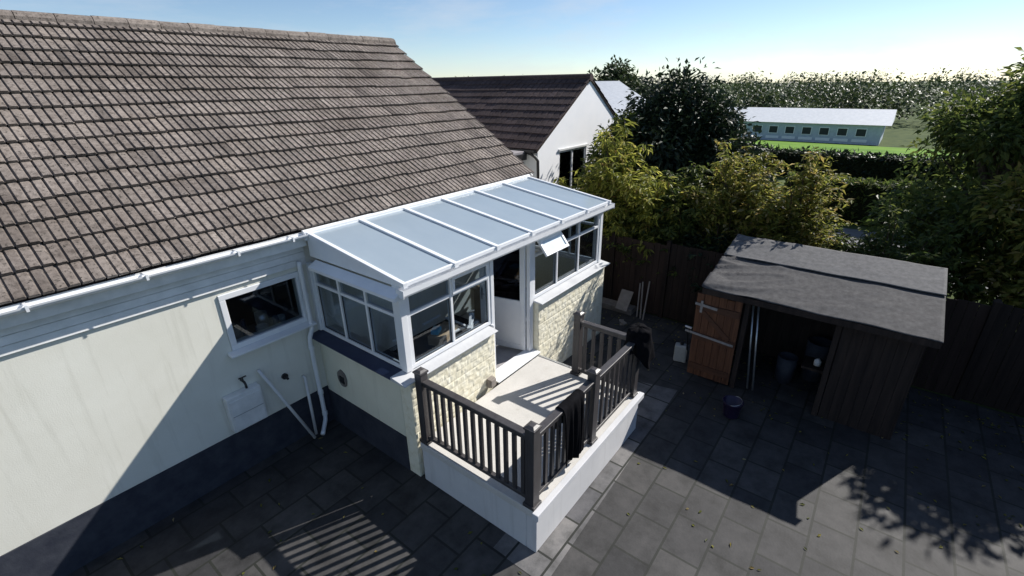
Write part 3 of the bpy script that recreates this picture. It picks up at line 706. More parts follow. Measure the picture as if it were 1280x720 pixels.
for p0, p1, n_ in (('a','b',13),('b','c',9),('c','e',8),('d','e',6)):
    A = Vector((*posts[p0],0)); B_ = Vector((*posts[p1],0)); d = (B_-A).normalized(); A2 = A+d*(PW+.001); B2 = B_-d*(PW+.001)
    r_ = MB(); r_.bar(A2+Vector((0,0,.925)),B2+Vector((0,0,.925)),.07,.05); r_.bar(A2+Vector((0,0,.965)),B2+Vector((0,0,.965)),.10,.028); r_.build('top_rail','rail',bal,.008)
    r_ = MB(); r_.bar(A2+Vector((0,0,.09)),B2+Vector((0,0,.09)),.06,.05); r_.build('bottom_rail','rail',bal,.006)
    for i in range(n_):
        q = A2.lerp(B2,(i+.5+.0)/n_)
        if base_ob is None:
            base_ob = first.build('baluster','rail',None,.004); base_ob.parent = bal; ORG[base_ob] = Vector((1.3,-1,0))
            o = base_ob
        else:
            o = base_ob.copy(); COL.objects.link(o); o.parent = bal
        o.location = q - Vector((1.3,-1,0)); o.rotation_euler = (0,0,math.atan2(d.y,d.x))

# black coat thrown over the rail, black jacket over the corner post
def drape(path, x0, x1, nx, amp, seed, along, name, label, cat, flare=.0):
    rnd = random.Random(seed); m = MB(); ph = [rnd.uniform(0,6.28) for _ in range(6)]
    npth = len(path)
    for i in range(nx+1):
        u = i/nx
        for j,(y,z,k) in enumerate(path):
            fold = (math.sin(u*21+ph[0]+.4*math.sin(j*.3))*.55+math.sin(u*37+ph[1]+j*.13)*.3+math.sin(u*9+ph[2])*.5)*amp*k
            xx = x0+(x1-x0)*u + flare*(u-.5)*k + .02*math.sin(j*.5+u*5+ph[3])*k
            yy = y + (fold if z < .985 else 0)*(1 if y > path[npth//2][0] else -1)
            zz = z + (abs(fold)*.35 if z >= .985 else 0) + .035*math.sin(u*5+ph[4])*k*(1 if j in (0,npth-1) else .3)
            m.v.append((xx,yy,zz))
    for i in range(nx):
        for j in range(npth-1): m.f.append((i*npth+j,(i+1)*npth+j,(i+1)*npth+j+1,i*npth+j+1))
    o = m.build(name,'cloth',smooth=True,loc=((x0+x1)/2,along,.98)); tag(o,label,cat)
    sd = o.modifiers.new('thick','SOLIDIFY'); sd.thickness = .012; sd.offset = 1
    ss = o.modifiers.new('soft','SUBSURF'); ss.levels = 1; ss.render_levels = 1
    return o
yr = -1.94
path = [(yr+.075,.62,1),(yr+.075,.72,.9),(yr+.073,.84,.6),(yr+.072,.93,.3),(yr+.06,.99,.3),(yr+.02,1.005,.3),(yr-.03,1.005,.3),(yr-.07,.985,.4),(yr-.085,.9,.5),(yr-.09,.78,.7),(yr-.095,.6,.9),(yr-.10,.45,1),(yr-.10,.3,1.1),(yr-.10,.16,1.1)]
drape(path,.56,.98,44,.026,4,yr,'coat','long black coat draped over the rail between two posts','coat',.06)
def jacket():
    m = MB(); n, k = 36, 16; cx, cy_ = 2.60, -1.955; rnd = random.Random(9)
    for j in range(k+1):
        t = j/k
        for i in range(n):
            a = 2*PI*i/n
            long_ = .40+.18*max(0,math.cos(a+.55))+.10*math.sin(3*a+1)
            if t < .3:
                r = .145*math.sin(t/.3*PI/2); z = 1.165-.05*(1-math.cos(t/.3*PI/2))
            else:
                q = (t-.3)/.7; r = .145+.05*q+.028*q*math.sin(7*a+1.3)+.014*q*math.sin(13*a); z = 1.115-long_*q
            ex = 1.0+.25*max(0,math.cos(a+.6)); 
            nz = noise.noise(Vector((math.cos(a)*2,math.sin(a)*2,t*4)))*.03
            m.v.append((cx+(r*ex+nz)*math.cos(a), cy_+(r*ex+nz)*math.sin(a), z+nz*.8))
    for j in range(k):
        for i in range(n): m.f.append((j*n+i,j*n+(i+1)%n,(j+1)*n+(i+1)%n,(j+1)*n+i)[::-1])
    o = m.build('jacket','cloth',smooth=True,loc=(cx,cy_,1.1)); ss = o.modifiers.new('soft','SUBSURF'); ss.levels = 1; ss.render_levels = 1
    return tag(o,'bundled black jacket hung over the outer corner post of balustrade','jacket')
jacket()

# ------------------------------------------------------------------ boundary fence
def board_panel(axis_y0, y1, x, z0, z1, n, seed, gapw=.006):
    m = MB(); rnd = random.Random(seed); wd = (y1-axis_y0)/n
    for i in range(n):
        k = rnd.uniform(-.004,.004); m.box(x-.011+k,x+.011+k,axis_y0+i*wd+gapw/2,axis_y0+(i+1)*wd-gapw/2,z0,z1+rnd.uniform(-.012,.012))
    for z in (z0+.2,z1-.2,(z0+z1)/2): m.box(x+.016,x+.05,axis_y0+.01,y1-.01,z-.035,z+.035)
    return m
fn = thing('fence', 'dark brown board fence in shade under the bushes', 'fence', (6.65,-2,G))
yy = 3.05; k = 0
while yy > -9:
    y0 = yy-1.3; zt = (1.10,1.04,1.08,1.13)[k%4]
    board_panel(y0+.05,yy-.05,6.65,G+.02,zt,9,20+k).build('fence_panel','fence' if k%2 else 'fence_red',fn)
    b = MB(); b.box(6.60,6.70,y0-.045,y0+.045,G,zt+.08); b.hexa([(6.59,y0-.055,zt+.081),(6.71,y0-.055,zt+.081),(6.71,y0+.055,zt+.081),(6.59,y0+.055,zt+.081)],[(6.63,y0-.02,zt+.12),(6.67,y0-.02,zt+.12),(6.67,y0+.02,zt+.12),(6.63,y0+.02,zt+.12)])
    b.build('fence_post','fence',fn,.004)
    yy = y0; k += 1
f2 = thing('fence', 'dark fence closing the garden beyond the shed', 'fence', (3,-8.9,G))
xx = 6.55; k = 0
while xx > -3:
    m = MB(); n = 11; rnd = random.Random(50+k)
    for i in range(n): 
        wd = 1.7/n; m.box(xx-1.75+i*wd,xx-1.75+(i+1)*wd-.006,-8.911,-8.889,G+.02,1.1+rnd.uniform(-.012,.012))
    for z in (0,.8): m.box(xx-1.74,xx-.06,-8.888,-8.85,z-.035,z+.035)
    m.build('fence_panel','fence',f2)
    b = MB(); b.box(xx-1.85,xx-1.76,-8.945,-8.855,G,1.2); b.build('fence_post','fence',f2)
    xx -= 1.8; k += 1
# raised kerb and boards by the fence
kb = MB(); kb.box(6.28,6.58,-.28,1.5,G,G+.14); tag(kb.build('planter_kerb','concrete',bevel=.012,loc=(6.4,.5,G)), 'low concrete kerb at the foot of the dark fence', 'kerb')
b = MB(); b.hexa([(6.15,-.22,G+.141),(6.18,.08,G+.141),(6.20,.08,G+.141),(6.17,-.22,G+.141)][::-1],[(6.50,-.20,G+.50),(6.52,.10,G+.50),(6.54,.10,G+.50),(6.52,-.20,G+.50)][::-1])
tag(b.build('paving_slab','pale_board',loc=(6.3,-.05,G+.14)), 'pale square slab propped on the kerb against the fence', 'slab')
for i,(ya,yb,lb) in enumerate(((-.42,-.30,'thin pale lath leaning on the fence closest to the slab'),(-.52,-.36,'thin pale lath leaning between two others by the fence'),(-.60,-.52,'thin pale lath leaning on the fence farthest from the slab'))):
    b = MB(); b.bar((6.30-.04*i,ya,G+.01),(6.61,yb,G+.72+.05*i),.03,.015); tag(b.build('lath','pale_board',loc=(6.4,ya,G)), lb, 'lath', 'laths leaning on the fence')
b = MB(); b.lathe([(0,0),(.05,0),(.055,.05),(.03,.1),(0,.1)],(6.35,.93,G+.141),12); tag(b.build('plant_pot','pale_board',loc=(6.35,.93,G+.14)), 'small pale pot on the kerb end beside the sunroom', 'pot')
b = MB(); rbox(b,5.83,-.27,.26,.10,G+.004,G+.03,.5); rbox(b,5.78,-.33,.14,.10,G+.031,G+.06,1.1)
tag(b.build('offcut','pale_board',loc=(5.8,-.3,G)), 'pale offcut lying on the patio behind the balustrade', 'offcut')

# ------------------------------------------------------------------ shed
sh = thing('shed', 'low garden shed with grey felt roof and orange wooden door', 'shed', (5.4,-3.6,G))
SX0, SX1, SY0, SY1 = 4.72, 6.30, -5.2, -2.36
sl_ = .2; sz = lambda x: 1.2+sl_*(x-4.45)
def boards_y(mb, x, y0, y1, z0, z1, n, seed):
    rnd = random.Random(seed); wd = (y1-y0)/n
    for i in range(n): k = rnd.uniform(-.003,.003); mb.box(x-.01+k,x+.01+k,y0+i*wd+.002,y0+(i+1)*wd-.002,z0,z1)
m = MB(); boards_y(m,SX1,SY0,SY1,G,sz(SX1)-.04,20,3)
for y in (SY0,SY1):
    n = 11; wd = (SX1-SX0-.03)/n
    for i in range(n):
        xa = SX0+i*wd; m.prism([(xa+.002,y,G),(xa+wd-.002,y,G),(xa+wd-.002,y,sz(xa+wd)-.04),(xa+.002,y,sz(xa)-.04)],(0,.02,0))
boards_y(m,SX0+.012,SY0+.021,-4.25,G,sz(SX0)-.05,7,4)
m.build('wall','shed_wood',sh)
for y in (-2.93,-4.2):
    b = MB(); b.box(SX0-.02,SX0+.06,y-.04,y+.04,G,sz(SX0)-.05); b.build('post','shed_wood',sh,.004)
# felt roof: lower sheet wrinkled, upper sheet lapped over it
def felt(x0,x1,y0,y1,lift,seed,wr):
    m = MB(); nx, ny_ = 36, 70
    for i in range(nx+1):
        for j in range(ny_+1):
            x = x0+(x1-x0)*i/nx; y = y0+(y1-y0)*j/ny_
            q = noise.noise(Vector((x*3.2+y*1.1,y*.9,seed)))
            wv = wr*(max(0,1-abs(q)*6)*.05*max(.15,min(1,(1-abs(y-y1)/1.4))) + noise.noise(Vector((x*5,y*3,seed+5)))*.006)
            sag = .015*math.sin(y*5.2)*.5
            m.v.append((x+.012*noise.noise(Vector((0,y*2.3,seed+9)))*(1 if i in (0,nx) else 0),y,sz(x)+lift+wv+sag*.5))
    k = ny_+1
    for i in range(nx):
        for j in range(ny_): m.f.append((i*k+j,(i+1)*k+j,(i+1)*k+j+1,i*k+j+1))
    return m
rbm = MB(); rbm.prism([(4.47,SY0-.1,sz(4.47)-.03),(6.36,SY0-.1,sz(6.36)-.03),(6.36,SY0-.1,sz(6.36)-.008),(4.47,SY0-.1,sz(4.47)-.008)],(0,SY1-SY0+.2,0)); ro = rbm.build('roof','shed_wood',sh)
o = felt(4.44,5.66,SY0-.12,SY1+.13,.004,2,1.0).build('felt_sheet','felt',ro,smooth=True); sd = o.modifiers.new('t','SOLIDIFY'); sd.thickness = .006; sd.offset = 1
o = felt(5.58,6.40,SY0-.12,SY1+.13,.03,6,.5).build('felt_sheet','felt_pale',ro,smooth=True); sd = o.modifiers.new('t','SOLIDIFY'); sd.thickness = .012; sd.offset = 1
m = MB(); m.box(4.445,4.468,SY0-.11,SY1+.11,1.10,1.195); m.build('fascia','shed_wood',ro)
# door: boards, ledges, straps
def dpt(x,y,z): return (x,y,z)
m = MB(); n = 6; y0, y1 = -2.87, -2.14; wd = (y1-y0)/n; rnd = random.Random(2)
LE = lambda z: 4.69-.055*(z-G)/1.7                         # the door leans a little at the top
for i in range(n):
    k = rnd.uniform(-.003,.003); ya, yb = y0+i*wd+.003, y0+(i+1)*wd-.003; zb, zt = G+.04, 1.02+rnd.uniform(-.008,.008)
    m.hexa([(LE(zb)-.011+k,ya,zb),(LE(zb)+.011+k,ya,zb),(LE(zb)+.011+k,yb,zb),(LE(zb)-.011+k,yb,zb)],[(LE(zt)-.011+k,ya,zt),(LE(zt)+.011+k,ya,zt),(LE(zt)+.011+k,yb,zt),(LE(zt)-.011+k,yb,zt)])
dr = m.build('door','door_wood',sh,.002)
m = MB()
for z in (.78,.20,-.42):
    m = MB(); m.hexa([(LE(z)-.034,y0+.02,z-.06),(LE(z)-.0145,y0+.02,z-.06),(LE(z)-.0145,y1-.02,z-.06),(LE(z)-.034,y1-.02,z-.06)],[(LE(z)-.036,y0+.02,z+.06),(LE(z)-.0155,y0+.02,z+.06),(LE(z)-.0155,y1-.02,z+.06),(LE(z)-.036,y1-.02,z+.06)]); m.build('ledge','door_dark',dr,.003)
m = MB(); m.bar((LE(.45)-.026,y1-.10,.71),(LE(.45)-.018,y0+.12,.27),.018,.08,up=(0,1,0)); m.build('brace','door_dark',dr,.003)
m = MB(); m.bar((LE(.80)-.042,y1+.01,.83),(LE(.80)-.042,y1-.36,.80),.008,.045); m.bar((LE(.8)-.044,y1-.10,.90),(LE(.8)-.044,y1-.10,.68),.008,.04,up=(0,1,0)); m.build('strap_hinge','strap',dr)
m = MB(); m.bar((LE(.24)-.042,y1+.12,.26),(LE(.24)-.042,y0+.03,.20),.008,.04); m.build('strap_hinge','strap',dr)
# things in and round the shed
for i,(y, lb) in enumerate(((-2.98,'bright steel pole leaning just inside the shed opening beside the door'),(-3.07,'duller steel pole second from the shed door'))):
    b = MB(); b.tube([(4.82,y-.18,G+.02),(4.95,y+.02,1.0-.06*i)], .017, 10); tag(b.build('metal_pole','steel',smooth=True,loc=(4.9,y,G)), lb, 'pole', 'poles leaning inside the shed opening')
bk = thing('bucket', 'dark purple bucket standing on the shaded patio before the shed', 'bucket', (3.90,-3.13,G))
b = MB(); b.lathe([(0,.004),(.105,.004),(.115,.02),(.15,.27),(.158,.275),(.158,.285),(.143,.285),(.11,.03),(0,.028)],(3.90,-3.13,G),28); b.build('body','bucket',bk,smooth=True)
b = MB(); b.tube([(3.90+.155*math.cos(a),-3.13+.05*math.sin(a)*0+.02,G+.27+.0*a-.10*math.sin(a)+.02) if False else (3.90+.155*math.cos(a),-3.13-.13*math.sin(a),G+.285+.02*math.sin(a)) for a in [PI*k/14 for k in range(15)]], .005, 8); b.build('handle','steel',bk,smooth=True)
cn = thing('canister', 'pale plastic canister standing left of the orange shed door', 'canister', (5.05,-1.88,G))
b = MB(); rbox(b,5.05,-1.88,.16,.24,G+.002,G+.36,.2); b.build('body','grey_plastic',cn,.03)
b = MB(); b.tube([(5.05,-1.88,G+.36),(5.05,-1.88,G+.42)],.035,14); b.build('cap','black_plastic',cn)
tr = thing('tool_handle', 'dark garden fork handle with pale grip leaning by shed door', 'garden tool', (5.0,-2.0,G))
b = MB(); b.tube([(5.12,-1.98,G+.01),(4.80,-2.02,.22)],.014,8); b.build('shaft','black_plastic',tr)
b = MB(); b.bar((4.80,-2.08,.235),(4.80,-1.96,.245),.03,.03); b.build('grip','hose',tr,.006)
for i,(x,y,hh,rr,lb) in enumerate(((5.5,-3.6,.5,.16,'dark bin inside the shed behind the poles'),(5.9,-4.0,.75,.2,'tall dark drum at the back of the shed'))):
    b = MB(); b.lathe([(0,0),(rr*.9,0),(rr,hh),(rr*.9,hh),(rr*.85,.05),(0,.05)],(x,y,G+.005),20); tag(b.build('bin','plinth',smooth=True,loc=(x,y,G)), lb, 'bin')
b = MB(); b.lathe([(0,0),(.05,.0),(.055,.08),(.02,.12),(.0,.12)],(5.15,-4.05,.02),12)
b2 = MB(); b2.box(5.0,5.4,-4.24,-3.85,-.03,.015)
tag(b2.build('shelf_board','shed_wood',loc=(5.2,-4.0,-.03)), 'small dark shelf inside the shed opening', 'shelf')
tag(b.build('tin','hose',smooth=True,loc=(5.15,-4.05,.02)), 'small white tin on the shelf in the dark shed', 'tin')

# ------------------------------------------------------------------ neighbours
nh = thing('house', 'white gabled house with dark brown roof next door', 'house', (10.75,3.6,G))
NX0, NX1, NY0, NY1 = 8.0, 13.5, 3.6, 12.0; NE = 2.68; tn = math.tan(R(33)); AX = (NX0+NX1)/2; AZ_ = NE+(AX-NX0)*tn
gx0, gx1, gz0, gz1 = 9.12, 10.72, 1.15, 2.50
m = MB(); w_ = .25
m.box(NX0,gx0,NY0,NY0+w_,G,NE); m.box(gx1,NX1,NY0,NY0+w_,G,NE); m.box(gx0,gx1,NY0,NY0+w_,G,gz0); m.box(gx0,gx1,NY0,NY0+w_,gz1,NE)
m.prism([(NX0,NY0,NE),(NX1,NY0,NE),(AX,NY0,AZ_)],(0,w_,0))
m.prism([(NX0,NY1-w_,NE),(NX1,NY1-w_,NE),(AX,NY1-w_,AZ_)],(0,w_,0))
m.box(NX0,NX0+w_,NY0+w_,NY1,G,NE-.02); m.box(NX1-w_,NX1,NY0+w_,NY1,G,NE-.02); m.box(NX0+w_,NX1-w_,NY1-w_,NY1,G,NE)
m.build('wall','white_paint',nh)
m = MB(); m.box(NX0+w_,NX1-w_,NY0+2.4,NY0+2.5,G,NE); m.build('partition','house_in',nh)
a = R(33); SLn = (AX-NX0+.12)/math.cos(a)
m = MB(); tiled(m,(NX0-.12,NY1,NE-.02),(0,-1,0),(math.cos(a),0,math.sin(a)),(-math.sin(a),0,math.cos(a)),NY1-NY0+.06,SLn,pitch=.22,gauge=.34,gap=.012,seed=8)
rn = m.build('roof','dark_tiles',nh)
m = MB(); tiled(m,(NX1+.12,NY0-.06,NE-.02),(0,1,0),(-math.cos(a),0,math.sin(a)),(math.sin(a),0,math.cos(a)),NY1-NY0+.06,SLn,pitch=.22,gauge=.34,gap=.012,seed=9)
m.build('roof','dark_tiles',nh)
m = MB(); m.prism([(NX0-.10,NY0-.04,NE-.05),(AX,NY0-.04,AZ_+.02),(NX1+.1,NY0-.04,NE-.05),(NX1+.1,NY0-.04,NE-.10),(AX,NY0-.04,AZ_-.03),(NX0-.1,NY0-.04,NE-.10)],(0,NY1-NY0,0)); m.build('roof_deck','shed_wood',rn)
m = MB()
yv = NY0-.05; x = AX
m.tube([(AX,NY0-.06,AZ_+.03),(AX,NY1,AZ_+.03)],.11,10); m.t=[.4]*len(m.f); m.build('ridge_tiles','dark_tiles',rn)
fr = frame_mb(gx0+.003,gx1-.003,gz0+.003,gz1-.003,NY0+.02,NY0+.09,.06)
fr.box(9.87,9.94,NY0+.02,NY0+.09,gz0+.063,gz1-.063)
wn_ = fr.build('window','upvc',nh,.004)
for p0_, p1_ in ((gx0+.063,9.868),(9.942,gx1-.063)):
    b = MB(); b.box(p0_,p1_,NY0+.05,NY0+.056,gz0+.063,gz1-.063); b.build('pane','glass_dark',wn_)
b = MB(); b.box(gx0-.06,gx1+.06,NY0-.05,NY0-.001,gz1+.003,gz1+.055); b.build('window_head','soffit',wn_)
b = MB(); b.box(gx0-.06,gx1+.06,NY0-.09,NY0-.001,gz0-.06,gz0-.003); b.build('sill','soffit',wn_)
dpn = MB(); dpn.tube([(NX0-.15,NY0+.30,NE-.09),(NX0-.15,NY0+.12,NE-.13),(NX0-.13,NY0-.02,NE-.22),(NX0-.06,NY0-.05,NE-.32),(NX0-.05,NY0-.055,2.0),(NX0-.05,NY0-.055,G)],.04,10)
dpn.build('downpipe','black_plastic',nh,smooth=True)
dpn = MB(); dpn.box(NX0-.20,NX0-.10,NY0-.02,NY1,NE-.10,NE-.03); dpn.build('gutter','black_plastic',nh)
# wing with its eaves along the street side
m = MB(); m.box(13.51,22,5.3,11,G,2.5); m.build('side_wing_wall','white_render',nh)
a = R(30); m = MB(); m.prism([(13.52,5.0,2.56),(13.52,8.2,2.56+3.2*math.tan(a)),(13.52,11.4,2.56),(13.52,11.4,2.46),(13.52,5.0,2.46)],(8.6,0,0)); m.build('side_wing_roof','slate_roof',nh)
m = MB(); m.box(13.52,22.1,4.90,4.999,2.46,2.56); m.build('gutter','black_plastic',nh)
m = MB(); m.tube([(15.5,4.95,2.46),(15.5,5.05,2.30),(15.5,5.25,2.15),(15.5,5.25,G)],.045,8); m.build('downpipe','black_plastic',nh)
# flat-roofed link between the houses
lk = thing('garage', 'flat roofed grey garage between the two houses', 'garage', (6.6,4,G))
m = MB(); m.box(HX1+.35,NX0-.25,4.0,9,G,2.33); m.build('wall','grey_wall',lk)
m = MB(); m.box(HX1+.32,NX0-.22,3.9,9.1,2.42,2.62); m.build('roof','flat_roof',lk,.01)
m = MB(); m.box(HX1+.30,NX0-.21,3.82,3.899,2.40,2.56); m.build('fascia','black_plastic',lk)
b = MB(); b.box(7.4,7.55,3.58,3.6-.002,0,0)
# far building beyond the lawn
fb = thing('building', 'long pale building with rows of windows beyond the bright lawn', 'building', (96,14,terr(95)))
BX, BZ = 96, terr(95)
m = MB(); m.box(BX,BX+12,-2,34,BZ-.3,BZ+3.1); m.build('wall','far_wall',fb)
m = MB(); m.prism([(BX-.6,-3,BZ+3.1),(BX+6,-3,BZ+5.2),(BX+12.6,-3,BZ+3.1)],(0,38,0)); m.build('roof','far_roof',fb)
for y in [0,2.6,5.2,7.8,10.4,13,15.6,18.2,20.8,23.4,26,28.6,31.2]:
    m = MB(); m.box(BX-.06,BX-.002,y,y+1.5,BZ+1.2,BZ+2.5); wq = m.build('window','upvc',fb)
    m = MB(); m.box(BX-.08,BX-.061,y+.1,y+1.4,BZ+1.3,BZ+2.4); m.build('pane','far_glass',wq)
    m = MB(); m.box(BX-.10,BX-.085,y-.3,y+1.8,BZ+.35,BZ+.8); m.build('panel','upvc',wq)
# far houses that show over the roofs
for i,(x,y,wd,rot_,rm_,lb) in enumerate(((70,62,9,0,'dark_tiles','far white house with brown roof beyond the garage'),(88,48,10,0,'slate_roof','far white house with blue grey roof near the trees'),(60,-30,10,0,'slate_roof','far white house seen beyond the shed with grey roof'),(75,-55,11,0,'dark_tiles','far white house with brown roof at the edge of the trees'))):
    z = terr(x); h = thing('house',lb,'house',(x,y,z))
    m = MB(); m.box(x,x+wd,y,y+12,z-.3,z+4.6); m.build('wall','white_paint',h)
    m = MB(); m.prism([(x-.4,y-.4,z+4.6),(x+wd/2,y-.4,z+7.6),(x+wd+.4,y-.4,z+4.6)],(0,12.8,0)); m.t = [.5]*len(m.f); m.build('roof',rm_,h)
    for yy in (2,5.2,8.6):
        for zz in (.9,3.0):
            if zz > 2 and yy > 8: pass
            m = MB(); m.box(x-.05,x-.002,y+yy,y+yy+1.3,z+zz,z+zz+1.1); m.build('window','far_glass',h)

# ------------------------------------------------------------------ plants
def leaf(mb, p, d, up_, ln, wd):
    d = d.normalized(); s_ = d.cross(up_)
    if s_.length < 1e-4: s_ = d.cross(Vector((1,0,0)))
    s_.normalize(); n_ = s_.cross(d); m_ = p+d*ln*.45+n_*ln*.06; e = p+d*ln-n_*ln*.10
    mb.add([p, m_-s_*wd/2, e, m_+s_*wd/2], [(0,1,2,3)])

def shrub(name, label, base, nst, height, spread, lmat, ln, wd, per, seed, lean=(0,0), droop=.6, cat='bush', bare=.25, group=None):
    """Arching stems from one base, leaves hanging along the upper part of every stem."""
    rnd = random.Random(seed); root = thing(name,label,cat,base,group); B = Vector(base)
    st, lf = MB(), MB()
    for s in range(nst):
        a = rnd.uniform(0,2*PI); r = spread*rnd.random()**.6; h = height*rnd.uniform(.55,1.0)*(1-.35*(r/spread)**2)
        b0 = B+Vector((rnd.uniform(-.25,.25),rnd.uniform(-.25,.25),0))
        tip = B+Vector((math.cos(a)*r*.8+lean[0],math.sin(a)*r+lean[1],h))
        mid = b0.lerp(tip,.5)+Vector((-math.cos(a)*r*.15,-math.sin(a)*r*.15,h*.16))
        pts = []
        for k in range(9):
            t = k/8; q = b0*(1-t)**2+mid*2*t*(1-t)+tip*t*t
            if t > .6: q = q+Vector((math.cos(a),math.sin(a),-.5))*((t-.6)**2)*1.1*droop
            pts.append(q)
        st.tube(pts,[.022*(1-.85*k/8) for k in range(9)],5,False)
        # side twigs carrying the leaves
        for k in range(per):
            t = bare+(1-bare)*rnd.random()**.8; i = min(7,int(t*8)); q = pts[i].lerp(pts[i+1],t*8-i)
            ta = rnd.uniform(0,2*PI); tl = rnd.uniform(.10,.42)*(1.15-.5*t)
            td = Vector((math.cos(ta),math.sin(ta),rnd.uniform(-.1,.7)))
            nl = rnd.randint(4,7)
            for j in range(nl):
                f_ = (j+1)/nl; pp = q+td*tl*f_+Vector((0,0,-.35*droop*f_*f_*tl))
                la = rnd.uniform(0,2*PI); d = Vector((math.cos(la)*.7,math.sin(la)*.7,-droop*rnd.uniform(.2,1.4)+.15))
                d += td*.5
                leaf(lf,pp,d,Vector((rnd.uniform(-.5,.5),rnd.uniform(-.5,.5),1)),ln*rnd.uniform(.6,1.25),wd*rnd.uniform(.7,1.2))
    st.build('stems','bark',root,smooth=True); lf.build('foliage',lmat,root)
    return root

def tree(name,label,base,height,cr,lmat,nclump,nleaf,ln,seed,cat='tree',trunk_r=.16,low=.35,group=None,squash=1.0):
    rnd = random.Random(seed); root = thing(name,label,cat,base,group); B = Vector(base)
    tk = MB(); tip = B+Vector((rnd.uniform(-.3,.3),rnd.uniform(-.3,.3),height*.8))
    pts = [B.lerp(tip,k/7)+Vector((rnd.uniform(-.06,.06),rnd.uniform(-.06,.06),0))*(k>0) for k in range(8)]
    tk.tube(pts,[trunk_r*(1.25-k/7*1.05) for k in range(8)],9)
    lf = MB()
    for c in range(nclump):
        a = rnd.uniform(0,2*PI); t = rnd.uniform(low,1.0); rr = cr*math.sin(PI*min(1,max(.12,(t-low)/(1-low)*.82+.18)))**.7*rnd.uniform(.45,1.08)
        c0 = B+Vector((math.cos(a)*rr,math.sin(a)*rr,height*t*.97))
        i = min(6,int(t*.75*7)); tk.tube([pts[i],pts[i].lerp(c0,.55)+Vector((0,0,.1)),c0],[trunk_r*.35,trunk_r*.2,.015],5,False)
        cs = cr*rnd.uniform(.20,.42)
        for k in range(nleaf):
            v = Vector((rnd.gauss(0,1),rnd.gauss(0,1),rnd.gauss(0,.75)*squash)); v = v.normalized()*cs*rnd.random()**.45
            d = v*1.2+Vector((rnd.uniform(-1,1),rnd.uniform(-1,1),rnd.uniform(-1.2,.6)))*cs
            leaf(lf,c0+v,d,Vector((rnd.uniform(-1,1),rnd.uniform(-1,1),1)),ln*rnd.uniform(.6,1.3),ln*.5*rnd.uniform(.6,1.2))
    tk.build('trunk','bark',root,smooth=True); lf.build('crown',lmat,root); return root

shrub('bush','tall yellow green bush with drooping leaves in front of the dark tree',(7.6,.9,G),72,4.5,1.0,'leaf_yellow',.21,.058,34,1,droop=.8)
shrub('bush','lower yellow green bush below the window of the white gable wall',(7.5,2.15,G),50,3.15,.85,'leaf_yellow',.19,.056,34,12,droop=.8)
shrub('bush','yellow green bush growing over the fence behind the sunroom end',(7.4,.15,G),54,3.6,1.0,'leaf_yellow',.19,.056,34,2,droop=.8)
shrub('bush','dull green bush between the yellow bush and the reddish one',(7.6,-.75,G),64,3.5,1.1,'leaf_green',.14,.058,36,3,droop=.6)
shrub('bush','olive and reddish bush rising behind the shed roof',(7.7,-1.8,G),84,4.2,1.15,'leaf_olive',.145,.058,36,4,droop=.6)
shrub('bush','olive bush with pale leaf tips overhanging the shed end',(7.8,-3.0,G),74,3.9,1.15,'leaf_olive',.145,.058,36,5,droop=.6)
shrub('bush','dark low bush filling the gap above the fence panels',(7.2,-.2,G),40,2.45,.95,'leaf_green',.12,.055,36,6,droop=.5)
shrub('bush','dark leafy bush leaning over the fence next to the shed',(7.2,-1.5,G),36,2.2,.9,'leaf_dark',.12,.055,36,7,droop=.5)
shrub('bush','green bush behind the shed beyond the pale tipped bush',(8.1,-4.7,G),50,3.2,1.3,'leaf_green',.15,.06,32,8,droop=.6)
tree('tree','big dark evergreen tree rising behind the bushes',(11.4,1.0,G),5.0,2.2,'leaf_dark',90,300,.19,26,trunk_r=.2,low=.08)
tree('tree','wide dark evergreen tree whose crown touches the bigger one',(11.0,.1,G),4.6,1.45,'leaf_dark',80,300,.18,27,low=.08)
tree('tree','olive tree standing behind the yellow bush near the white gable',(10.2,2.0,G),4.0,1.3,'leaf_green',54,240,.16,28,low=.1)
tree('tree','broad green tree at the road side past the shed',(11.5,-6.4,G),5.2,2.1,'leaf_green',80,300,.18,23,low=.2)
tree('tree','bushy olive tree behind the end of the fence',(9.0,-7.8,G),4.4,1.8,'leaf_olive',70,280,.17,24,low=.15)
tree('tree','dark round tree in the garden corner behind the far fence',(7.6,-10.8,G),4.8,2.0,'leaf_dark',70,280,.18,25,low=.15)
tree('tree','pale green tree beyond the road between houses',(24,9.5,terr(24)),5.8,2.3,'leaf_far',60,180,.26,26,low=.25)
# hedges
def hedge(label,x0,x1,y0,y1,z0,z1,lmat,nl,ln,seed):
    rnd = random.Random(seed); root = thing('hedge',label,'hedge',((x0+x1)/2,(y0+y1)/2,z0))
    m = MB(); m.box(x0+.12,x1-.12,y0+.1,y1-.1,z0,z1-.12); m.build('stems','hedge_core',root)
    lf = MB()
    for i in range(nl):
        f = rnd.random(); x,y,z = rnd.uniform(x0,x1),rnd.uniform(y0,y1),rnd.uniform(z0,z1)
        if f < .45: x = x0+rnd.uniform(0,.16)
        elif f < .85: z = z1-rnd.uniform(0,.16)
        else: y = rnd.choice((y0,y1))
        k = .12*noise.noise(Vector((x,y*.7,z)))
        leaf(lf,Vector((x-k,y,z+k)),Vector((rnd.uniform(-1,.3),rnd.uniform(-1,1),rnd.uniform(-.6,1))),Vector((0,rnd.uniform(-1,1),1)),ln*rnd.uniform(.6,1.3),ln*.55)
    lf.build('foliage',lmat,root); return root
hedge('long dark hedge in front of the bright lawn',30,31.6,-12,24,terr(31)-.1,.42,'leaf_dark',9000,.28,31)
hedge('dark hedge along the far side of the road',18.2,19.4,-16,-1.2,G-.05,.9,'leaf_green',6000,.2,32)
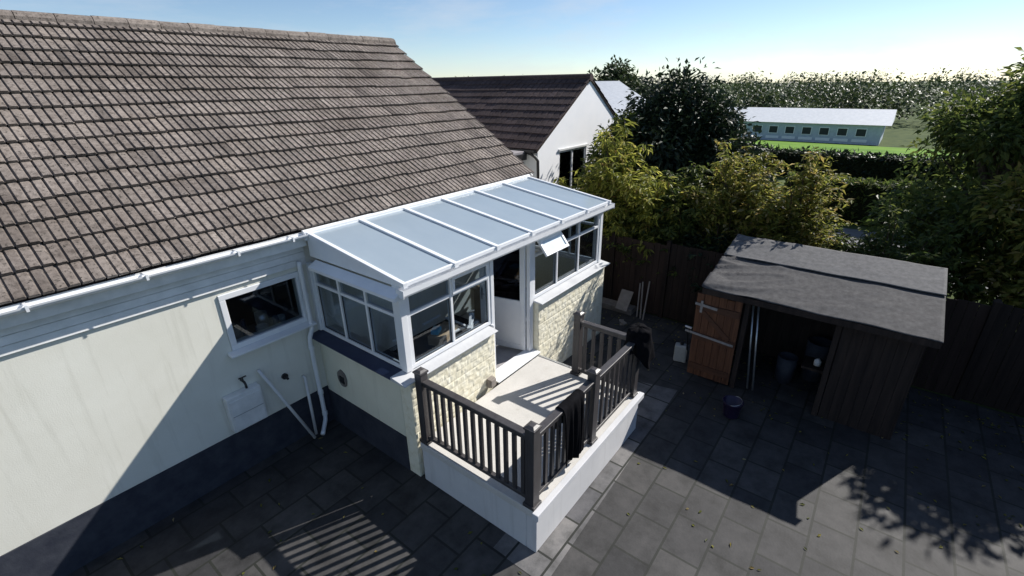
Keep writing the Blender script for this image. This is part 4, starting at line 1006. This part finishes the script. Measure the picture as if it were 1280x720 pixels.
# pale sack seen through the leaves
sk = MB()
for (cx,cy_,cz,rx,ry,rz_) in ((0,0,.35,.42,.46,.42),(.1,.25,.5,.28,.25,.3)):
    n, k = 20, 12
    vs = []
    for j in range(k+1):
        for i in range(n):
            th = PI*j/k; a = 2*PI*i/n; q = 1+.10*noise.noise(Vector((math.cos(a)*2,math.sin(a)*2,j*.5+cx)))
            vs.append((12.0+cx+rx*q*math.sin(th)*math.cos(a), -2.0+cy_+ry*q*math.sin(th)*math.sin(a), .30+cz+rz_*q*math.cos(th)))
    sk.add(vs,[(j*n+i,j*n+(i+1)%n,(j+1)*n+(i+1)%n,(j+1)*n+i)[::-1] for j in range(k) for i in range(n)])
sk.box(11.75,12.3,-2.4,-1.6,G,.30)
tag(sk.build('rubble_sack','white_render',smooth=True,loc=(12,-2,G)), 'white bulging sack showing through the leaves above the shed', 'sack')
# distant wood along the skyline
rnd = random.Random(77); tl_ = MB()
for c in range(900):
    a = rnd.uniform(-40,95); dist = 140+320*rnd.random()**1.3; x = -3+dist*math.cos(R(a)); y = -4+dist*math.sin(R(a)); z = terr(x)
    h = rnd.uniform(5.5,10.5)*(1+dist/700); r = rnd.uniform(4,8)
    for k in range(170):
        v = Vector((rnd.gauss(0,1),rnd.gauss(0,1),rnd.gauss(0,1))).normalized()*rnd.random()**.5
        leaf(tl_,Vector((x+v.x*r,y+v.y*r,z+h*.5+v.z*h*.5)),Vector((rnd.uniform(-1,1),rnd.uniform(-1,1),rnd.uniform(-1,1))),Vector((0,0,1)),rnd.uniform(.6,1.3),rnd.uniform(.5,1.0))
tag(tl_.build('distant_woods','leaf_far'),'far green wood along the skyline','woods',kind='stuff')

rnd = random.Random(5); fl = MB()
for i in range(900):
    if i < 520: x, y = 6.55-abs(rnd.gauss(0,1.1)), rnd.uniform(-8,2.6)
    else: x, y = rnd.uniform(-4,6.4), rnd.uniform(-8.6,1.9)
    if -.25 < x < 5.2 and y > -2.3 and (x < 2.9 or y > -.15): continue
    a = rnd.uniform(0,6.28); leaf(fl,Vector((x,y,G+.008)),Vector((math.cos(a),math.sin(a),.12)),Vector((rnd.uniform(-.3,.3),rnd.uniform(-.3,.3),1)),rnd.uniform(.03,.08),rnd.uniform(.015,.035))
tag(fl.build('fallen_leaves','leaf_olive'),'scattered dead leaves on the grey patio','leaves',kind='stuff')
